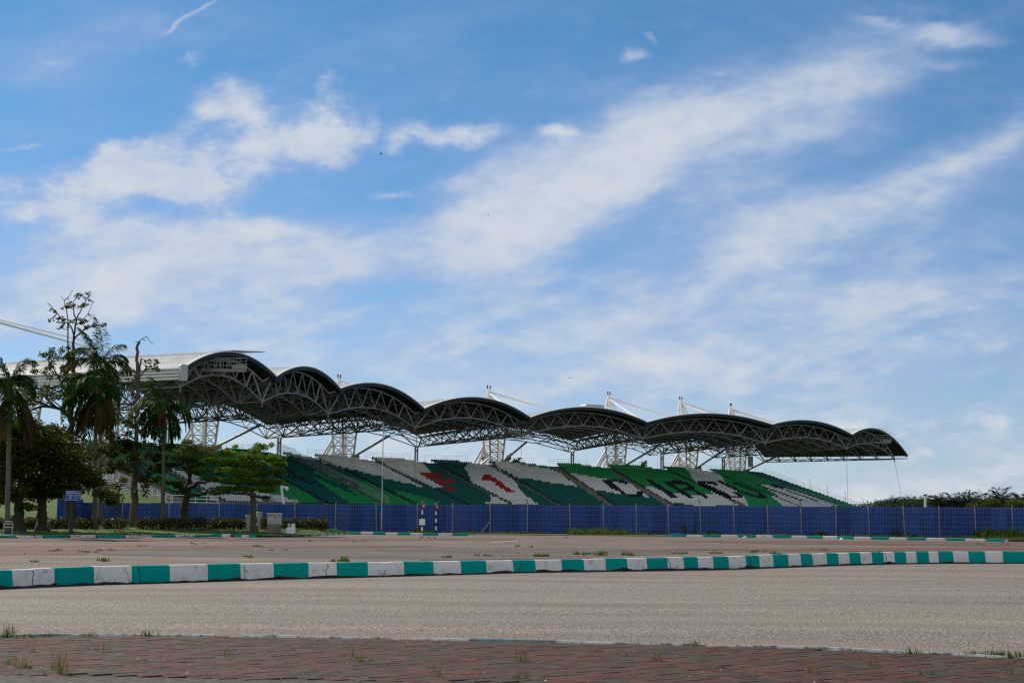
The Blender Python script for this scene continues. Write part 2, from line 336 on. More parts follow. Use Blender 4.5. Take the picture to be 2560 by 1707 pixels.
# ------------------------------------------------------------------ ground
def groundmat(name, cols, scale, bump=0.3, big=None, dist=0.01, spec=.2, rough=.9, bigs=(.25, .8)):
    m = bpy.data.materials.new(name); m.use_nodes = True
    t = m.node_tree; b = t.nodes['Principled BSDF']; l = t.links
    b.inputs['Roughness'].default_value = rough; b.inputs['Specular IOR Level'].default_value = spec
    co = t.nodes.new('ShaderNodeTexCoord')
    n = t.nodes.new('ShaderNodeTexNoise'); n.inputs['Scale'].default_value = scale; n.inputs['Detail'].default_value = 3; n.inputs['Roughness'].default_value = .7
    l.new(co.outputs['Object'], n.inputs['Vector'])
    cr = t.nodes.new('ShaderNodeValToRGB'); l.new(n.outputs['Fac'], cr.inputs[0])
    el = cr.color_ramp.elements
    for i, (p, c) in enumerate(cols):
        e = el[i] if i < 2 else el.new(p)
        e.position = p; e.color = (*c, 1)
    src = cr.outputs[0]
    if big:
        mp = t.nodes.new('ShaderNodeMapping'); mp.inputs['Scale'].default_value = (bigs[0], bigs[1], 1); l.new(co.outputs['Object'], mp.inputs[0])
        n2 = t.nodes.new('ShaderNodeTexNoise'); n2.inputs['Scale'].default_value = big[0]; n2.inputs['Detail'].default_value = 6; n2.inputs['Roughness'].default_value = .6
        l.new(mp.outputs[0], n2.inputs['Vector'])
        r = t.nodes.new('ShaderNodeMapRange'); r.inputs['From Min'].default_value = .3; r.inputs['From Max'].default_value = .7; r.inputs['To Min'].default_value = big[1]; r.inputs['To Max'].default_value = big[2]
        l.new(n2.outputs['Fac'], r.inputs['Value'])
        v = t.nodes.new('ShaderNodeVectorMath'); v.operation = 'SCALE'; l.new(src, v.inputs[0]); l.new(r.outputs[0], v.inputs['Scale']); src = v.outputs[0]
    l.new(src, b.inputs['Base Color'])
    bp = t.nodes.new('ShaderNodeBump'); bp.inputs['Strength'].default_value = bump; bp.inputs['Distance'].default_value = dist
    l.new(n.outputs['Fac'], bp.inputs['Height']); l.new(bp.outputs[0], b.inputs['Normal'])
    return m
M_asph = groundmat('worn_asphalt', [(.37, (.032, .027, .022)), (.65, (.55, .48, .40)), (.45, (.145, .121, .100)), (.54, (.262, .221, .183))], 40, 1.0, (.8, .74, 1.16), bigs=(.12, .9))
M_earth = groundmat('grassy_ground', [(.3, (.05, .07, .02)), (.7, (.10, .12, .035))], 4, .3)
M_turf = groundmat('lawn', [(.3, (.028, .07, .006)), (.7, (.075, .14, .014))], 9, .5, (.5, .7, 1.3))
M_slab = groundmat('rough_concrete', [(.3, (.035, .030, .024)), (.7, (.14, .122, .10)), (.5, (.062, .054, .044))], 14, .5, (1.2, .7, 1.3))
def pavemat(name, c1, c2, bw=.42, bh=.22, rot=0.0, mortar=(.085, .072, .058)):
    m = bpy.data.materials.new(name); m.use_nodes = True
    t = m.node_tree; b = t.nodes['Principled BSDF']; l = t.links
    b.inputs['Roughness'].default_value = .9; b.inputs['Specular IOR Level'].default_value = .2
    co = t.nodes.new('ShaderNodeTexCoord'); mp = t.nodes.new('ShaderNodeMapping'); mp.inputs['Rotation'].default_value = (0, 0, rot); l.new(co.outputs['Object'], mp.inputs[0])
    br = t.nodes.new('ShaderNodeTexBrick'); l.new(mp.outputs[0], br.inputs['Vector'])
    br.inputs['Scale'].default_value = 1; br.inputs['Brick Width'].default_value = bw; br.inputs['Row Height'].default_value = bh
    br.inputs['Mortar Size'].default_value = .02; br.inputs['Mortar Smooth'].default_value = .2
    br.inputs['Color1'].default_value = (*c1, 1); br.inputs['Color2'].default_value = (*c2, 1); br.inputs['Mortar'].default_value = (*mortar, 1)
    n2 = t.nodes.new('ShaderNodeTexNoise'); n2.inputs['Scale'].default_value = .5; n2.inputs['Detail'].default_value = 8; n2.inputs['Roughness'].default_value = .65
    mp2 = t.nodes.new('ShaderNodeMapping'); mp2.inputs['Scale'].default_value = (.35, 1, 1); l.new(co.outputs['Object'], mp2.inputs[0]); l.new(mp2.outputs[0], n2.inputs['Vector'])
    r = t.nodes.new('ShaderNodeMapRange'); r.inputs['From Min'].default_value = .3; r.inputs['From Max'].default_value = .7; r.inputs['To Min'].default_value = .5; r.inputs['To Max'].default_value = 1.25
    l.new(n2.outputs['Fac'], r.inputs['Value'])
    v = t.nodes.new('ShaderNodeVectorMath'); v.operation = 'SCALE'; l.new(br.outputs['Color'], v.inputs[0]); l.new(r.outputs[0], v.inputs['Scale'])
    l.new(v.outputs[0], b.inputs['Base Color'])
    bp = t.nodes.new('ShaderNodeBump'); bp.inputs['Strength'].default_value = .6; bp.inputs['Distance'].default_value = .02; bp.invert = True
    l.new(br.outputs['Fac'], bp.inputs['Height']); l.new(bp.outputs[0], b.inputs['Normal'])
    return m
M_pave = pavemat('grey_pavers', (.185, .146, .114), (.225, .180, .142))
M_paved = pavemat('dark_grey_pavers', (.115, .10, .088), (.15, .13, .115), .5, .3)
M_paver = pavemat('red_pavers', (.16, .082, .062), (.19, .10, .077), rot=.6)

g_me = bpy.data.meshes.new('ground')
g_me.from_pydata([(-4000, -1000, -.7), (4000, -1000, -.7), (4000, 6000, -.7), (-4000, 6000, -.7)], [], [[0, 1, 2, 3]]); g_me.materials.append(M_earth)
tag(link('ground', g_me), kind='structure')

KT = [(0, 1426), (135, 1420), (234, 1416), (424, 1413), (519, 1411), (684, 1408), (841, 1406.6), (1009, 1404.5), (1150, 1403), (1284, 1400.5), (1403, 1399), (1565, 1396), (1700, 1393), (1821, 1390.5), (1934, 1386.8), (2066, 1383), (2194, 1380.3), (2322, 1378.8), (2560, 1378.5)]
KB = [(0, 1470.6), (135, 1466), (234, 1462.6), (424, 1457), (600, 1451), (771, 1446), (850, 1444), (1009, 1440), (1215, 1433.5), (1338, 1430), (1461, 1427.5), (1565, 1426.5), (1700, 1425), (1821, 1423.3), (1934, 1418.7), (2066, 1413.5), (2194, 1410), (2322, 1407.8), (2560, 1407.7)]
SB = [-60, 30, 135, 234, 329, 424, 519, 601, 684, 771, 841, 919, 1009, 1083, 1151, 1215, 1282, 1338, 1403, 1459, 1513, 1567, 1616, 1667, 1708, 1744, 1782, 1821, 1863, 1897, 1931, 1969, 2000, 2030, 2065, 2095, 2122, 2150, 2178, 2208, 2235, 2264, 2290, 2321, 2345, 2382, 2420, 2462, 2506, 2570]
def kz(x): return interp(KB, x)
def kerb_pt(x):
    xx = min(max(x, 0), 2560); p = atz(xx, interp(KT, xx), 0.0)
    q = atY(xx, interp(KB, xx), p[1]); return p, q[2]
xs = sorted(set(list(range(0, 2561, 20)) + [b for b in SB if 0 < b < 2560]))
kp = [kerb_pt(x) for x in xs]
kx = np.array([p[0][:2] for p in kp]); kzb = np.array([p[1] for p in kp])
kzb = np.convolve(np.pad(kzb, 12, mode='edge'), np.ones(25) / 25, mode='valid')
# the kerb runs on out of the picture at both ends
dl = kx[0] - kx[6]; dl /= np.linalg.norm(dl); dr = kx[-1] - kx[-8]; dr /= np.linalg.norm(dr)
dr2 = np.array([.9, -.44])
ext_l = [kx[0] + dl * d + np.array([0, -1]) * (d * d * .012) for d in (24, 18, 12, 8, 4, 2, 1)]
ext_r = [kx[-1] + dr * d for d in (1, 2, 4, 8, 14, 22)]
KX = np.array(ext_l + list(kx) + ext_r); KZ = np.concatenate([[kzb[0]] * 7, kzb, [kzb[-1]] * 6])
tanv = np.gradient(KX, axis=0); tanv /= np.linalg.norm(tanv, axis=1)[:, None]
KN = np.stack([tanv[:, 1], -tanv[:, 0]], 1)     # towards the road
kb = MB(); prof = []
PIX = [-400, -300, -200, -150, -100, -60, -30] + xs + [2590, 2620, 2660, 2740, 2860, 3000]
def stripe(i):
    c = .5 * (PIX[i] + PIX[i + 1])
    if c < -60: return int((c + 900) // 95) % 2
    if c > 2570: return int((c - 2560) // 70) % 2
    k = sum(1 for b in SB if b <= c); return 0 if k % 2 == 1 else 1      # 0 teal, 1 white
rw = np.random.RandomState(5)
jit = np.convolve(rw.randn(len(KX) + 6), np.ones(3) / 3, 'same')[3:-3] * .012
rag = np.convolve(rw.randn(len(KX) + 4), [.25, .5, .25], 'same')[2:-2] * .030
for i in range(len(KX)):
    b = KX[i]; n = KN[i]; j = jit[i]
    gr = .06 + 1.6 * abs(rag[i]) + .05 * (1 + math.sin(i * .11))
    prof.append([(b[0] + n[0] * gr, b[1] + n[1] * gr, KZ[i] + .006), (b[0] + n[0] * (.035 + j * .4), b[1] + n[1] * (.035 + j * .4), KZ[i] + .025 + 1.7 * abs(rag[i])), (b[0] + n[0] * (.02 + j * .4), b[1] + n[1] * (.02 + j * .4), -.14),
                 (b[0] + n[0] * (.005 + j * .5), b[1] + n[1] * (.005 + j * .5), -.025 + j * .3), (b[0] - n[0] * .02, b[1] - n[1] * .02, .004 + j * .5), (b[0] - n[0] * .13, b[1] - n[1] * .13, .010 + j * .5), (b[0] - n[0] * .15, b[1] - n[1] * .15, -.12)])
for i in range(len(KX) - 1):
    m = stripe(i); a, c = prof[i], prof[i + 1]
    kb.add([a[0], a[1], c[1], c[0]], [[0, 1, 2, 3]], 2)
    for k in range(1, 6): kb.add([a[k], a[k + 1], c[k + 1], c[k]], [[0, 1, 2, 3]], m)
for k in range(26):
    i = 8 + rw.randint(0, len(KX) - 24); b, n = KX[i] + (KX[i + 1] - KX[i]) * rw.rand(), KN[i]; t_ = np.array([-n[1], n[0]]); hgt = KZ[i] * -1; x_ = 0.0; pts = []
    z = -.02 if rw.rand() < .6 else -hgt * .5
    for q in range(7):
        f = q / 6; pts.append((b[0] + n[0] * (.048 - .035 * (1 - f) * 0 - .030 * (1 - f)) + t_[0] * x_, b[1] + n[1] * (.018 + .030 * f) + t_[1] * x_, z - f * (hgt + z - .01))); x_ += rw.uniform(-.05, .05)
    kb.tube(pts, .003 if k % 3 else .006, 4, 2)
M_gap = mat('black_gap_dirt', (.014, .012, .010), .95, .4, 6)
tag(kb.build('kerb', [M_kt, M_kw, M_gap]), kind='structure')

ET = [(0, 1588.7), (124, 1586.5), (329, 1586), (475, 1586.5), (658, 1589), (860, 1592.3), (1103, 1596.5), (1356, 1602), (1472, 1604.5), (1700, 1610), (1934, 1615), (2066, 1620), (2285, 1630), (2395, 1634), (2560, 1643.6)]
ex = list(range(0, 2561, 80)); E_ = np.array([atz(x, interp(ET, x), 0.0)[:2] for x in ex])
el_ = E_[0] - E_[3]; el_ /= np.linalg.norm(el_); er_ = E_[-1] - E_[-4]; er_ /= np.linalg.norm(er_)
E_ = np.array([E_[0] + el_ * d for d in (40, 20, 10, 5, 2)] + list(E_) + [E_[-1] + er_ * d for d in (2, 5, 10, 20)])
# road between the kerb foot and the near island
rd = MB(); nk = 60
ks = np.linspace(0, 1, nk)
def along(P, t):
    d = np.concatenate([[0], np.cumsum(np.linalg.norm(np.diff(P[:, :2], axis=0), axis=1))]); d /= d[-1]
    return np.stack([np.interp(t, d, P[:, k]) for k in range(P.shape[1])], 1)
RA_ = along(np.column_stack([KX + KN * .03, KZ]), ks); RB_ = along(np.column_stack([E_, np.full(len(E_), -.16)]), ks)
rows = [RA_ + (RB_ - RA_) * t + np.array([0, 0, -.03 * 0]) for t in np.linspace(0, 1, 14)]
for j in range(13):
    for i in range(nk - 1): rd.add([rows[j + 1][i], rows[j + 1][i + 1], rows[j][i + 1], rows[j][i]], [[0, 1, 2, 3]])
ro = rd.build('road', M_asph); tag(ro, kind='structure')
# faint white edge line at the foot of the kerb
ln = MB()
o1 = along(np.column_stack([KX + KN * .20, KZ]), ks); o2 = along(np.column_stack([KX + KN * .27, KZ]), ks)
def road_z(p):
    j = np.argmin(np.abs(RA_[:, 0] - p[0])); a, b = RA_[j], RB_[j]; t = np.clip(np.linalg.norm(p[:2] - a[:2]) / np.linalg.norm(b[:2] - a[:2]), 0, 1); return a[2] + (b[2] - a[2]) * t
M_line = mat('worn_white_line', (.55, .53, .50), .9, .2, 8, dirt=(.26, .23, .21), dscale=5, dlo=.40, dhi=.55)
for i in range(nk - 1):
    ln.add([(*o2[i][:2], road_z(o2[i]) + .005), (*o2[i + 1][:2], road_z(o2[i + 1]) + .005), (*o1[i + 1][:2], road_z(o1[i + 1]) + .005), (*o1[i][:2], road_z(o1[i]) + .005)], [[0, 1, 2, 3]])
tag(ln.build('edge_line', M_line), kind='structure')
# paved plaza between the kerb and the far fence
sheet('plaza', [(*(KX[i] - KN[i] * .14), -.002) for i in range(len(KX))] + [(140, 60, -.002), (140, 128, -.002), (-140, 140, -.002), (-140, 20, -.002)], M_pave)
def band(name, px, m, z=.004): return sheet(name, [atz(x, y, z) for x, y in px], m)
band('red_paving', [(0, 1345), (860, 1344.5), (1290, 1345), (1280, 1349), (860, 1352), (0, 1354)], M_paver)
band('red_paving', [(0, 1364), (250, 1364), (600, 1361), (1080, 1362), (1070, 1366), (600, 1368), (300, 1374), (225, 1380), (210, 1386), (0, 1387)], M_paver)
band('dark_paving', [(232, 1379), (300, 1374.6), (600, 1368.6), (1075, 1366.6), (1440, 1371), (1650, 1372), (1700, 1384), (1500, 1390), (850, 1391), (400, 1389), (262, 1386)], M_paved)
band('red_paving', [(1480, 1378), (1600, 1372.5), (1750, 1369), (2100, 1370), (2560, 1366.5), (2560, 1376), (2100, 1377), (1750, 1375)], M_paver, .008)
band('red_paving', [(1650, 1352), (1850, 1351), (2200, 1352), (2560, 1355), (2560, 1365.5), (2200, 1362), (1900, 1358)], M_paver)
band('red_paving', [(1050, 1397), (1480, 1391.3), (1480, 1394.5), (1050, 1400.5)], M_paver)
pl = MB()
for (x0, y0, x1, y1) in ((1225, 1356.5, 1270, 1353.5), (1270, 1353.5, 1295, 1352.0)):
    a, b, c, d = atz(x0, y0, .007), atz(x1, y1, .007), atz(x1, y1 - 1.3, .007), atz(x0, y0 - 1.3, .007)
    pl.add([a, b, c, d], [[0, 1, 2, 3]])
tag(pl.build('parking_line', M_line), kind='structure')

# near island: slab, individual herringbone pavers, thin painted kerb
sheet('island_slab', [(p[0], p[1] - .05, -.009) for p in E_] + [(24, -3, -.009), (-46, -3, -.009)], M_joint)
def e_y(x): return float(np.interp(x, E_[:, 0], E_[:, 1]))
D0 = atz(0, 1686, 0)[:2]; D1 = atz(1350, 1709, 0)[:2]
def drain_y(x): return D0[1] + (D1[1] - D0[1]) * (x - D0[0]) / (D1[0] - D0[0])
rs = np.random.RandomState(3)
bL, bW = .27, .135; th = math.radians(-58); ct, st_ = math.cos(th), math.sin(th)
V = []; Fc = []; Cc = []
for i in range(-160, 160):
    for j in range(-160, 160):
        k = (i - j) % 4
        if k == 0: x0, y0, w, h, red = i, j, 2, 1, 1
        elif k == 3: x0, y0, w, h, red = i, j, 1, 2, 0
        else: continue
        cx_, cy_ = (x0 + w / 2) * bW, (y0 + h / 2) * bW
        wx = ct * cx_ - st_ * cy_; wy = st_ * cx_ + ct * cy_ + 12.0
        if not (-7.5 < wx < 7.5) or wy > e_y(wx) - .17 or wy < drain_y(wx) + .06: continue
        if rs.rand() < .2: red = 1 - red
        tone = rs.uniform(.72, 1.22)
        col = np.array((.082, .027, .016)) if red else np.array((.056, .042, .027))
        col = col * tone * np.array([1, 1 + rs.uniform(-.06, .06), 1 + rs.uniform(-.08, .08)])
        g = .005 + rs.uniform(0, .004); c = .005
        hw, hh = w * bW / 2 - g / 2, h * bW / 2 - g / 2
        z0 = rs.uniform(-.002, .002); tx, ty = rs.uniform(-.005, .005, 2); rr = rs.uniform(-.02, .02)
        base = len(V)
        for (ix, zz) in ((0, -.03), (0, -c), (c, 0)):
            for a, b in ((-1, -1), (1, -1), (1, 1), (-1, 1)):
                lx, ly = a * (hw - ix), b * (hh - ix)
                lx, ly = lx - rr * ly, ly + rr * lx
                gx, gy = cx_ + lx, cy_ + ly
                V.append((ct * gx - st_ * gy, st_ * gx + ct * gy + 12.0, z0 + zz + tx * lx + ty * ly))
        for a in (0, 4):
            for q in range(4): Fc.append([base + a + q, base + a + (q + 1) % 4, base + a + 4 + (q + 1) % 4, base + a + 4 + q]); Cc.append(col)
        Fc.append([base + 8, base + 9, base + 10, base + 11]); Cc.append(col)
me = bpy.data.meshes.new('island_pavers'); me.from_pydata(V, [], Fc)
ca = me.color_attributes.new('paver_colour', 'FLOAT_COLOR', 'CORNER')
ca.data.foreach_set('color', np.repeat(np.column_stack([np.array(Cc), np.ones(len(Cc))]), 4, axis=0).ravel())
M_brick = mat('island_paver', (1, 1, 1), .88, .32, 9, bump=.6, detail=8, dirt=(.035, .028, .022), dscale=2.2, dlo=.48, dhi=.72, attr='paver_colour', spec=.25)
me.materials.append(M_brick); me.update(); tag(link('island_pavers', me), kind='structure')
sheet('concrete_strip', [(x, drain_y(x) + .02, -.003) for x in (-12, -5, 0, 6, 12)] + [(12, -3, -.003), (-12, -3, -.003)], M_slab)
ik = MB(); wz = rs.uniform(-.006, .004, 400)
est = np.linspace(0, 1, 260); EE = along(E_, est)
tn = np.gradient(EE, axis=0); tn /= np.linalg.norm(tn, axis=1)[:, None]; nn = np.stack([-tn[:, 1], tn[:, 0]], 1)
for i in range(259):
    seg = 0 if int((EE[i][0] + 100.3) / .95) % 5 == 0 else 1; br_ = rs.rand() < .10
    z1, z2 = wz[i], wz[i + 1]
    o = [(EE[i] + nn[i] * 0.0, EE[i + 1] + nn[i + 1] * 0.0), (EE[i] - nn[i] * .035, EE[i + 1] - nn[i + 1] * .035), (EE[i] - nn[i] * .06, EE[i + 1] - nn[i + 1] * .06)]
    m = 2 if br_ else seg
    dz = -.03 if br_ else .012
    pts = [[(*o[0][0], -.3), (*o[0][1], -.3)], [(*o[0][0], z1 + dz - .012), (*o[0][1], z2 + dz - .012)], [(*(o[0][0] - nn[i] * .012), z1 + dz), (*(o[0][1] - nn[i + 1] * .012), z2 + dz)], [(*o[1][0], z1 + dz), (*o[1][1], z2 + dz)], [(*o[2][0], -.05), (*o[2][1], -.05)]]
    for k in range(4): ik.add([pts[k][0], pts[k][1], pts[k + 1][1], pts[k + 1][0]], [[0, 1, 2, 3]][::1] if True else 0, m)
M_kf = [mat('faded_teal_paint', (.12, .36, .34), .85, .2, 9, dirt=(.17, .15, .13), dscale=7, dlo=.42, dhi=.58), mat('faded_white_paint', (.62, .62, .60), .85, .12, 9, dirt=(.2, .18, .155), dscale=7, dlo=.46, dhi=.60)]
ko = ik.build('kerb', [*M_kf, M_joint]); tag(ko, kind='structure')
# ------------------------------------------------------------------ grandstand
P_F = [-12.36, 44.2, 30.07, -67.9, 49.63, 264.12]
def ZF(x): return float(np.polyval(P_F, (x - 1300) / 800))
GU = [(460, 918), (690, 941), (850, 971), (1060, 1021), (1325, 1043), (1618, 1055), (1930, 1061), (2130, 1086), (2268, 1136)]   # gutters at the roof's front edge
ND = [(451, 966), (655, 1004), (820, 1035), (1037, 1070), (1304, 1090), (1606, 1096), (1913, 1107), (2116, 1121), (2236, 1148)] # lower nodes of the front truss
PK = [(555, 868), (755, 913), (940, 960), (1160, 992), (1430, 1017), (1740, 1030), (2010, 1048), (2200, 1072)]               # crowns
G_ = [atY(x, y, ZF(x)) for x, y in GU]; F_ = [atY(x, y, ZF(x) + 1.8) for x, y in ND]
BK = [(-70, None, 184), (172, None, 205), (390, None, 228), (666, 1096, 256), (1041, 1117, 284), (1422, 1129, 299), (1625, 1138, 314), (1790, 1144, 323), (1911, 1155, 346)]
B_ = []
for x, y, Z in BK:
    if y is None: p = atY(x, 1100, Z); p[2] = 15.3
    else: p = atY(x, y, Z)
    B_.append(p)
NR = 9
gs = thing('grandstand', (0, 270, 0), 'long curving grandstand with a wavy white roof on steel trusses above green and white seats', 'grandstand')
def lerp(a, b, t): return a + (b - a) * t
crown = [atY(x, y, ZF(x))[2] for x, y in PK]
rise = [crown[i] - .5 * (G_[i][2] + G_[i + 1][2]) for i in range(8)]; rise[7] = 3.4
depthv = [B_[i] - F_[i] for i in range(NR)]
for v in depthv: v[2] = 0
# the gutter line runs from G back to above B
BG = [np.array([B_[i][0], B_[i][1], B_[i][2] + 2.7]) for i in range(NR)]
BG[8][2] = B_[8][2] + 1.5; BG[0][2] += .4; BG[1][2] += 1.5; BG[2][2] += .5
def hump(t): return 1 - (abs(2 * t - 1)) ** 2.0
def roofpt(i, t, w):
    a = lerp(G_[i], BG[i], w); b = lerp(G_[i + 1], BG[i + 1], w); p = lerp(a, b, t)
    p = p.copy(); p[2] += rise[i] * (1 + (.06 * math.sin(i * 2.1))) / (1 + .06 * math.sin(i * 2.1)) * hump(t); return p
for i in range(8):
    m = MB(); nt_, nw = 24, 30
    up = [[roofpt(i, a / nt_, b / nw) for a in range(nt_ + 1)] for b in range(nw + 1)]
    for b in range(nw):
        for a in range(nt_):
            m.add([up[b][a], up[b][a + 1], up[b + 1][a + 1], up[b + 1][a]], [[0, 1, 2, 3]], 0)
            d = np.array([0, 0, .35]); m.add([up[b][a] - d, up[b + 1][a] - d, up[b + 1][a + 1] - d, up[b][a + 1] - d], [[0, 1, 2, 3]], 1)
    o = m.build('roof_vault', [M_roof, M_soffit], gs, smooth=True)
    # standing seams run over the arch
    s = MB()
    for b in range(0, nw * 2 + 1):
        s.tube([roofpt(i, a / 12, min(1, b / (nw * 2))) + np.array([0, 0, .03]) for a in range(13)], .05, 4, cap=False)
    s.build('roof_seam', M_roof, o)
    # fascia: dark gutter under the front edge, thin white lip on top
    f = MB(); q = MB()
    nrm = (G_[i] - BG[i]); nrm[2] = 0; nrm /= np.linalg.norm(nrm)
    fr = [roofpt(i, a / nt_, 0) + nrm * .12 for a in range(nt_ + 1)]
    for a in range(nt_):
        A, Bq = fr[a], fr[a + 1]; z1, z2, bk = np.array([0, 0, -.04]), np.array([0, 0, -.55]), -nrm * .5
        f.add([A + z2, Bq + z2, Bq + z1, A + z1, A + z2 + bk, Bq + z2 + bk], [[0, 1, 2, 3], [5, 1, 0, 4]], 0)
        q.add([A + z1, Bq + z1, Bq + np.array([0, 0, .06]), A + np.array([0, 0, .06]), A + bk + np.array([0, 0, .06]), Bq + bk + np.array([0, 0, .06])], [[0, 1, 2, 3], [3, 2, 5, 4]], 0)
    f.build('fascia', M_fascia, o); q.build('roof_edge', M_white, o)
    p = MB()
    for a in range(1, 12):
        p.tube([roofpt(i, a / 12, w) - np.array([0, 0, .45]) for w in (.01, .5, .99)], .09, 4)
    p.build('purlin', M_fascia, o)
# loose sheet on the first crown and torn edge on the last
m = MB()
pa = roofpt(0, .55, .02) + np.array([0, 0, .35]); pb = roofpt(0, .86, .0) + np.array([0, 0, 1.9]); bk = (BG[0] - G_[0]) / np.linalg.norm(BG[0] - G_[0]) * 3.2
for w, dz in ((0, 0), ):
    m.add([pa, pb, pb + bk, pa + bk, pa - [0, 0, .07], pb - [0, 0, .07], pb + bk - [0, 0, .07], pa + bk - [0, 0, .07]], [[0, 1, 2, 3], [7, 6, 5, 4], [0, 4, 5, 1], [1, 5, 6, 2], [2, 6, 7, 3], [3, 7, 4, 0]])
m.build('loose_sheet', mat('rusty_sheet', (.20, .15, .13), .7, .3, 1), gs)
m = MB()
for k in range(9):
    t = .45 + k * .045; a = roofpt(7, t, 0.0) + np.array([0, 0, .12]); d = (G_[7] - BG[7]); d[2] = 0; d /= np.linalg.norm(d)
    m.tube([a - d * 1.5, a + d * (.5 + .5 * (k % 3)) + np.array([0, 0, .05 * (k % 2)])], .06, 4)
m.build('torn_roof_rib', M_white, gs)
# louvred end gutter along the left eave
m = MB(); a0, b0 = G_[0] + np.array([0, 0, .1]), BG[0] + np.array([0, 0, .1])
tl = (G_[0] - G_[1]); tl[2] = 0; tl /= np.linalg.norm(tl)
for k in range(4):
    z = -.05 - .40 * k
    pr = [(0, .0), (.22, -.08), (.22, -.26), (.02, -.36)]
    for j in range(3):
        (d1, h1), (d2, h2) = pr[j], pr[j + 1]
        m.add([a0 + tl * d1 + [0, 0, z + h1], b0 + tl * d1 + [0, 0, z + h1], b0 + tl * d2 + [0, 0, z + h2], a0 + tl * d2 + [0, 0, z + h2]], [[3, 2, 1, 0]])
m.build('louvred_gutter', M_white, gs)
m = MB(); m.box(a0 + tl * .1 + np.array([0, 0, -1.75]), .9, .9, 1.95, .5, bev=.08); m.build('gutter_box', M_galv, gs)
for i in range(1, 8):
    m = MB(); m.box(G_[i] + np.array([0, 0, -.85]) - depthv[i] / np.linalg.norm(depthv[i]) * .1, 1.3, .8, .75, math.atan2(*(depthv[i][:2] * [-1, 1])), bev=.08); m.build('gutter_box', M_fascia, gs)

# steel: arch trusses at nine depths, valley trusses along the depth
NK = 9; NT = 7
def npt(i, t, w):      # lower chord
    a = lerp(F_[i], B_[i], w); b = lerp(F_[i + 1], B_[i + 1], w); p = lerp(a, b, t).copy(); p[2] += (rise[i] * .92 if i < 7 else 2.2) * hump(t); return p
def tpt(i, t, w):      # upper chord, close under the roof
    a = lerp(F_[i], B_[i], w); b = lerp(F_[i + 1], B_[i + 1], w); p = lerp(a, b, t).copy()
    g = lerp(lerp(G_[i], BG[i], w), lerp(G_[i + 1], BG[i + 1], w), t)
    p[2] = g[2] + rise[i] * hump(t) - .95; return p
for i in range(8):
    m = MB(); mi = MB()
    ts = [j / NT for j in range(NT + 1)]; bs = [0] + [(j + .5) / NT for j in range(1, NT - 1)] + [1]
    for k in range(NK):
        w = k / (NK - 1); u = m if k == 0 else mi
        T = [tpt(i, t, w) for t in ts]; B = [npt(i, t, w) for t in bs]
        r1, r2 = (.115, .075) if k == 0 else (.10, .065)
        for j in range(NT): u.tube([T[j], T[j + 1]], r1, 5, cap=False)
        for j in range(len(B) - 1): u.tube([B[j], B[j + 1]], r1, 5, cap=False)
        for j in range(1, NT):        # zigzag
            bl = [0] if j == 1 else [j - 1]
            br = [len(B) - 1] if j == NT - 1 else [j]
            for q in bl + br: u.tube([T[j], B[q]], r2 if 1 < j < NT - 1 else r1, 5, cap=False)
        u.tube([T[0], B[0]], r2, 5, cap=False); u.tube([T[-1], B[-1]], r2, 5, cap=False)
        if k < NK - 1:
            w2 = (k + 1) / (NK - 1); T2 = [tpt(i, t, w2) for t in ts]; B2 = [npt(i, t, w2) for t in bs]
            for j in range(1, len(B) - 1):
                mi.tube([B[j], B2[j]], .065, 4, cap=False)
                mi.tube([B[j], T2[j]], .05, 4, cap=False); mi.tube([B[j], T2[j + 1]], .05, 4, cap=False)
                if j % 2: mi.tube([B[j], B2[min(j + 1, len(B) - 1)]], .05, 4, cap=False)
            for j in (1, 3, 4, 6): mi.tube([T[j], T2[j]], .07, 4, cap=False)
    a = m.build('arch_truss', M_steel, gs); mi.build('space_frame', M_steel, a)
for i in range(NR):
    m = MB(); n = 8
    lo = [lerp(F_[i], B_[i], k / n) for k in range(n + 1)]
    hi = [lerp(G_[i], BG[i], (k + .5) / n) - np.array([0, 0, .95]) for k in range(n)]
    tg = (F_[min(i + 1, 8)] - F_[max(i - 1, 0)]); tg[2] = 0; tg /= np.linalg.norm(tg)
    m.tube([lo[0] + (lo[0] - lo[1]) * .0, lo[-1]], .12, 5); m.tube([G_[i] - np.array([0, 0, .95]), BG[i] - np.array([0, 0, .95])], .11, 5)
    for k in range(n):
        for s in ((-1.6, 1.6) if 0 < i < 8 else (0,)):
            h = hi[k] + tg * s + np.array([0, 0, .5 if s else 0])
            m.tube([lo[k], h], .07, 4, cap=False); m.tube([h, lo[k + 1]], .07, 4, cap=False)
    m.tube([lo[0] + np.array([0, 0, .05]), lo[0] - np.array([0, 0, .75])], [.16, .05], 5)
    m.build('valley_truss', M_steel, gs)
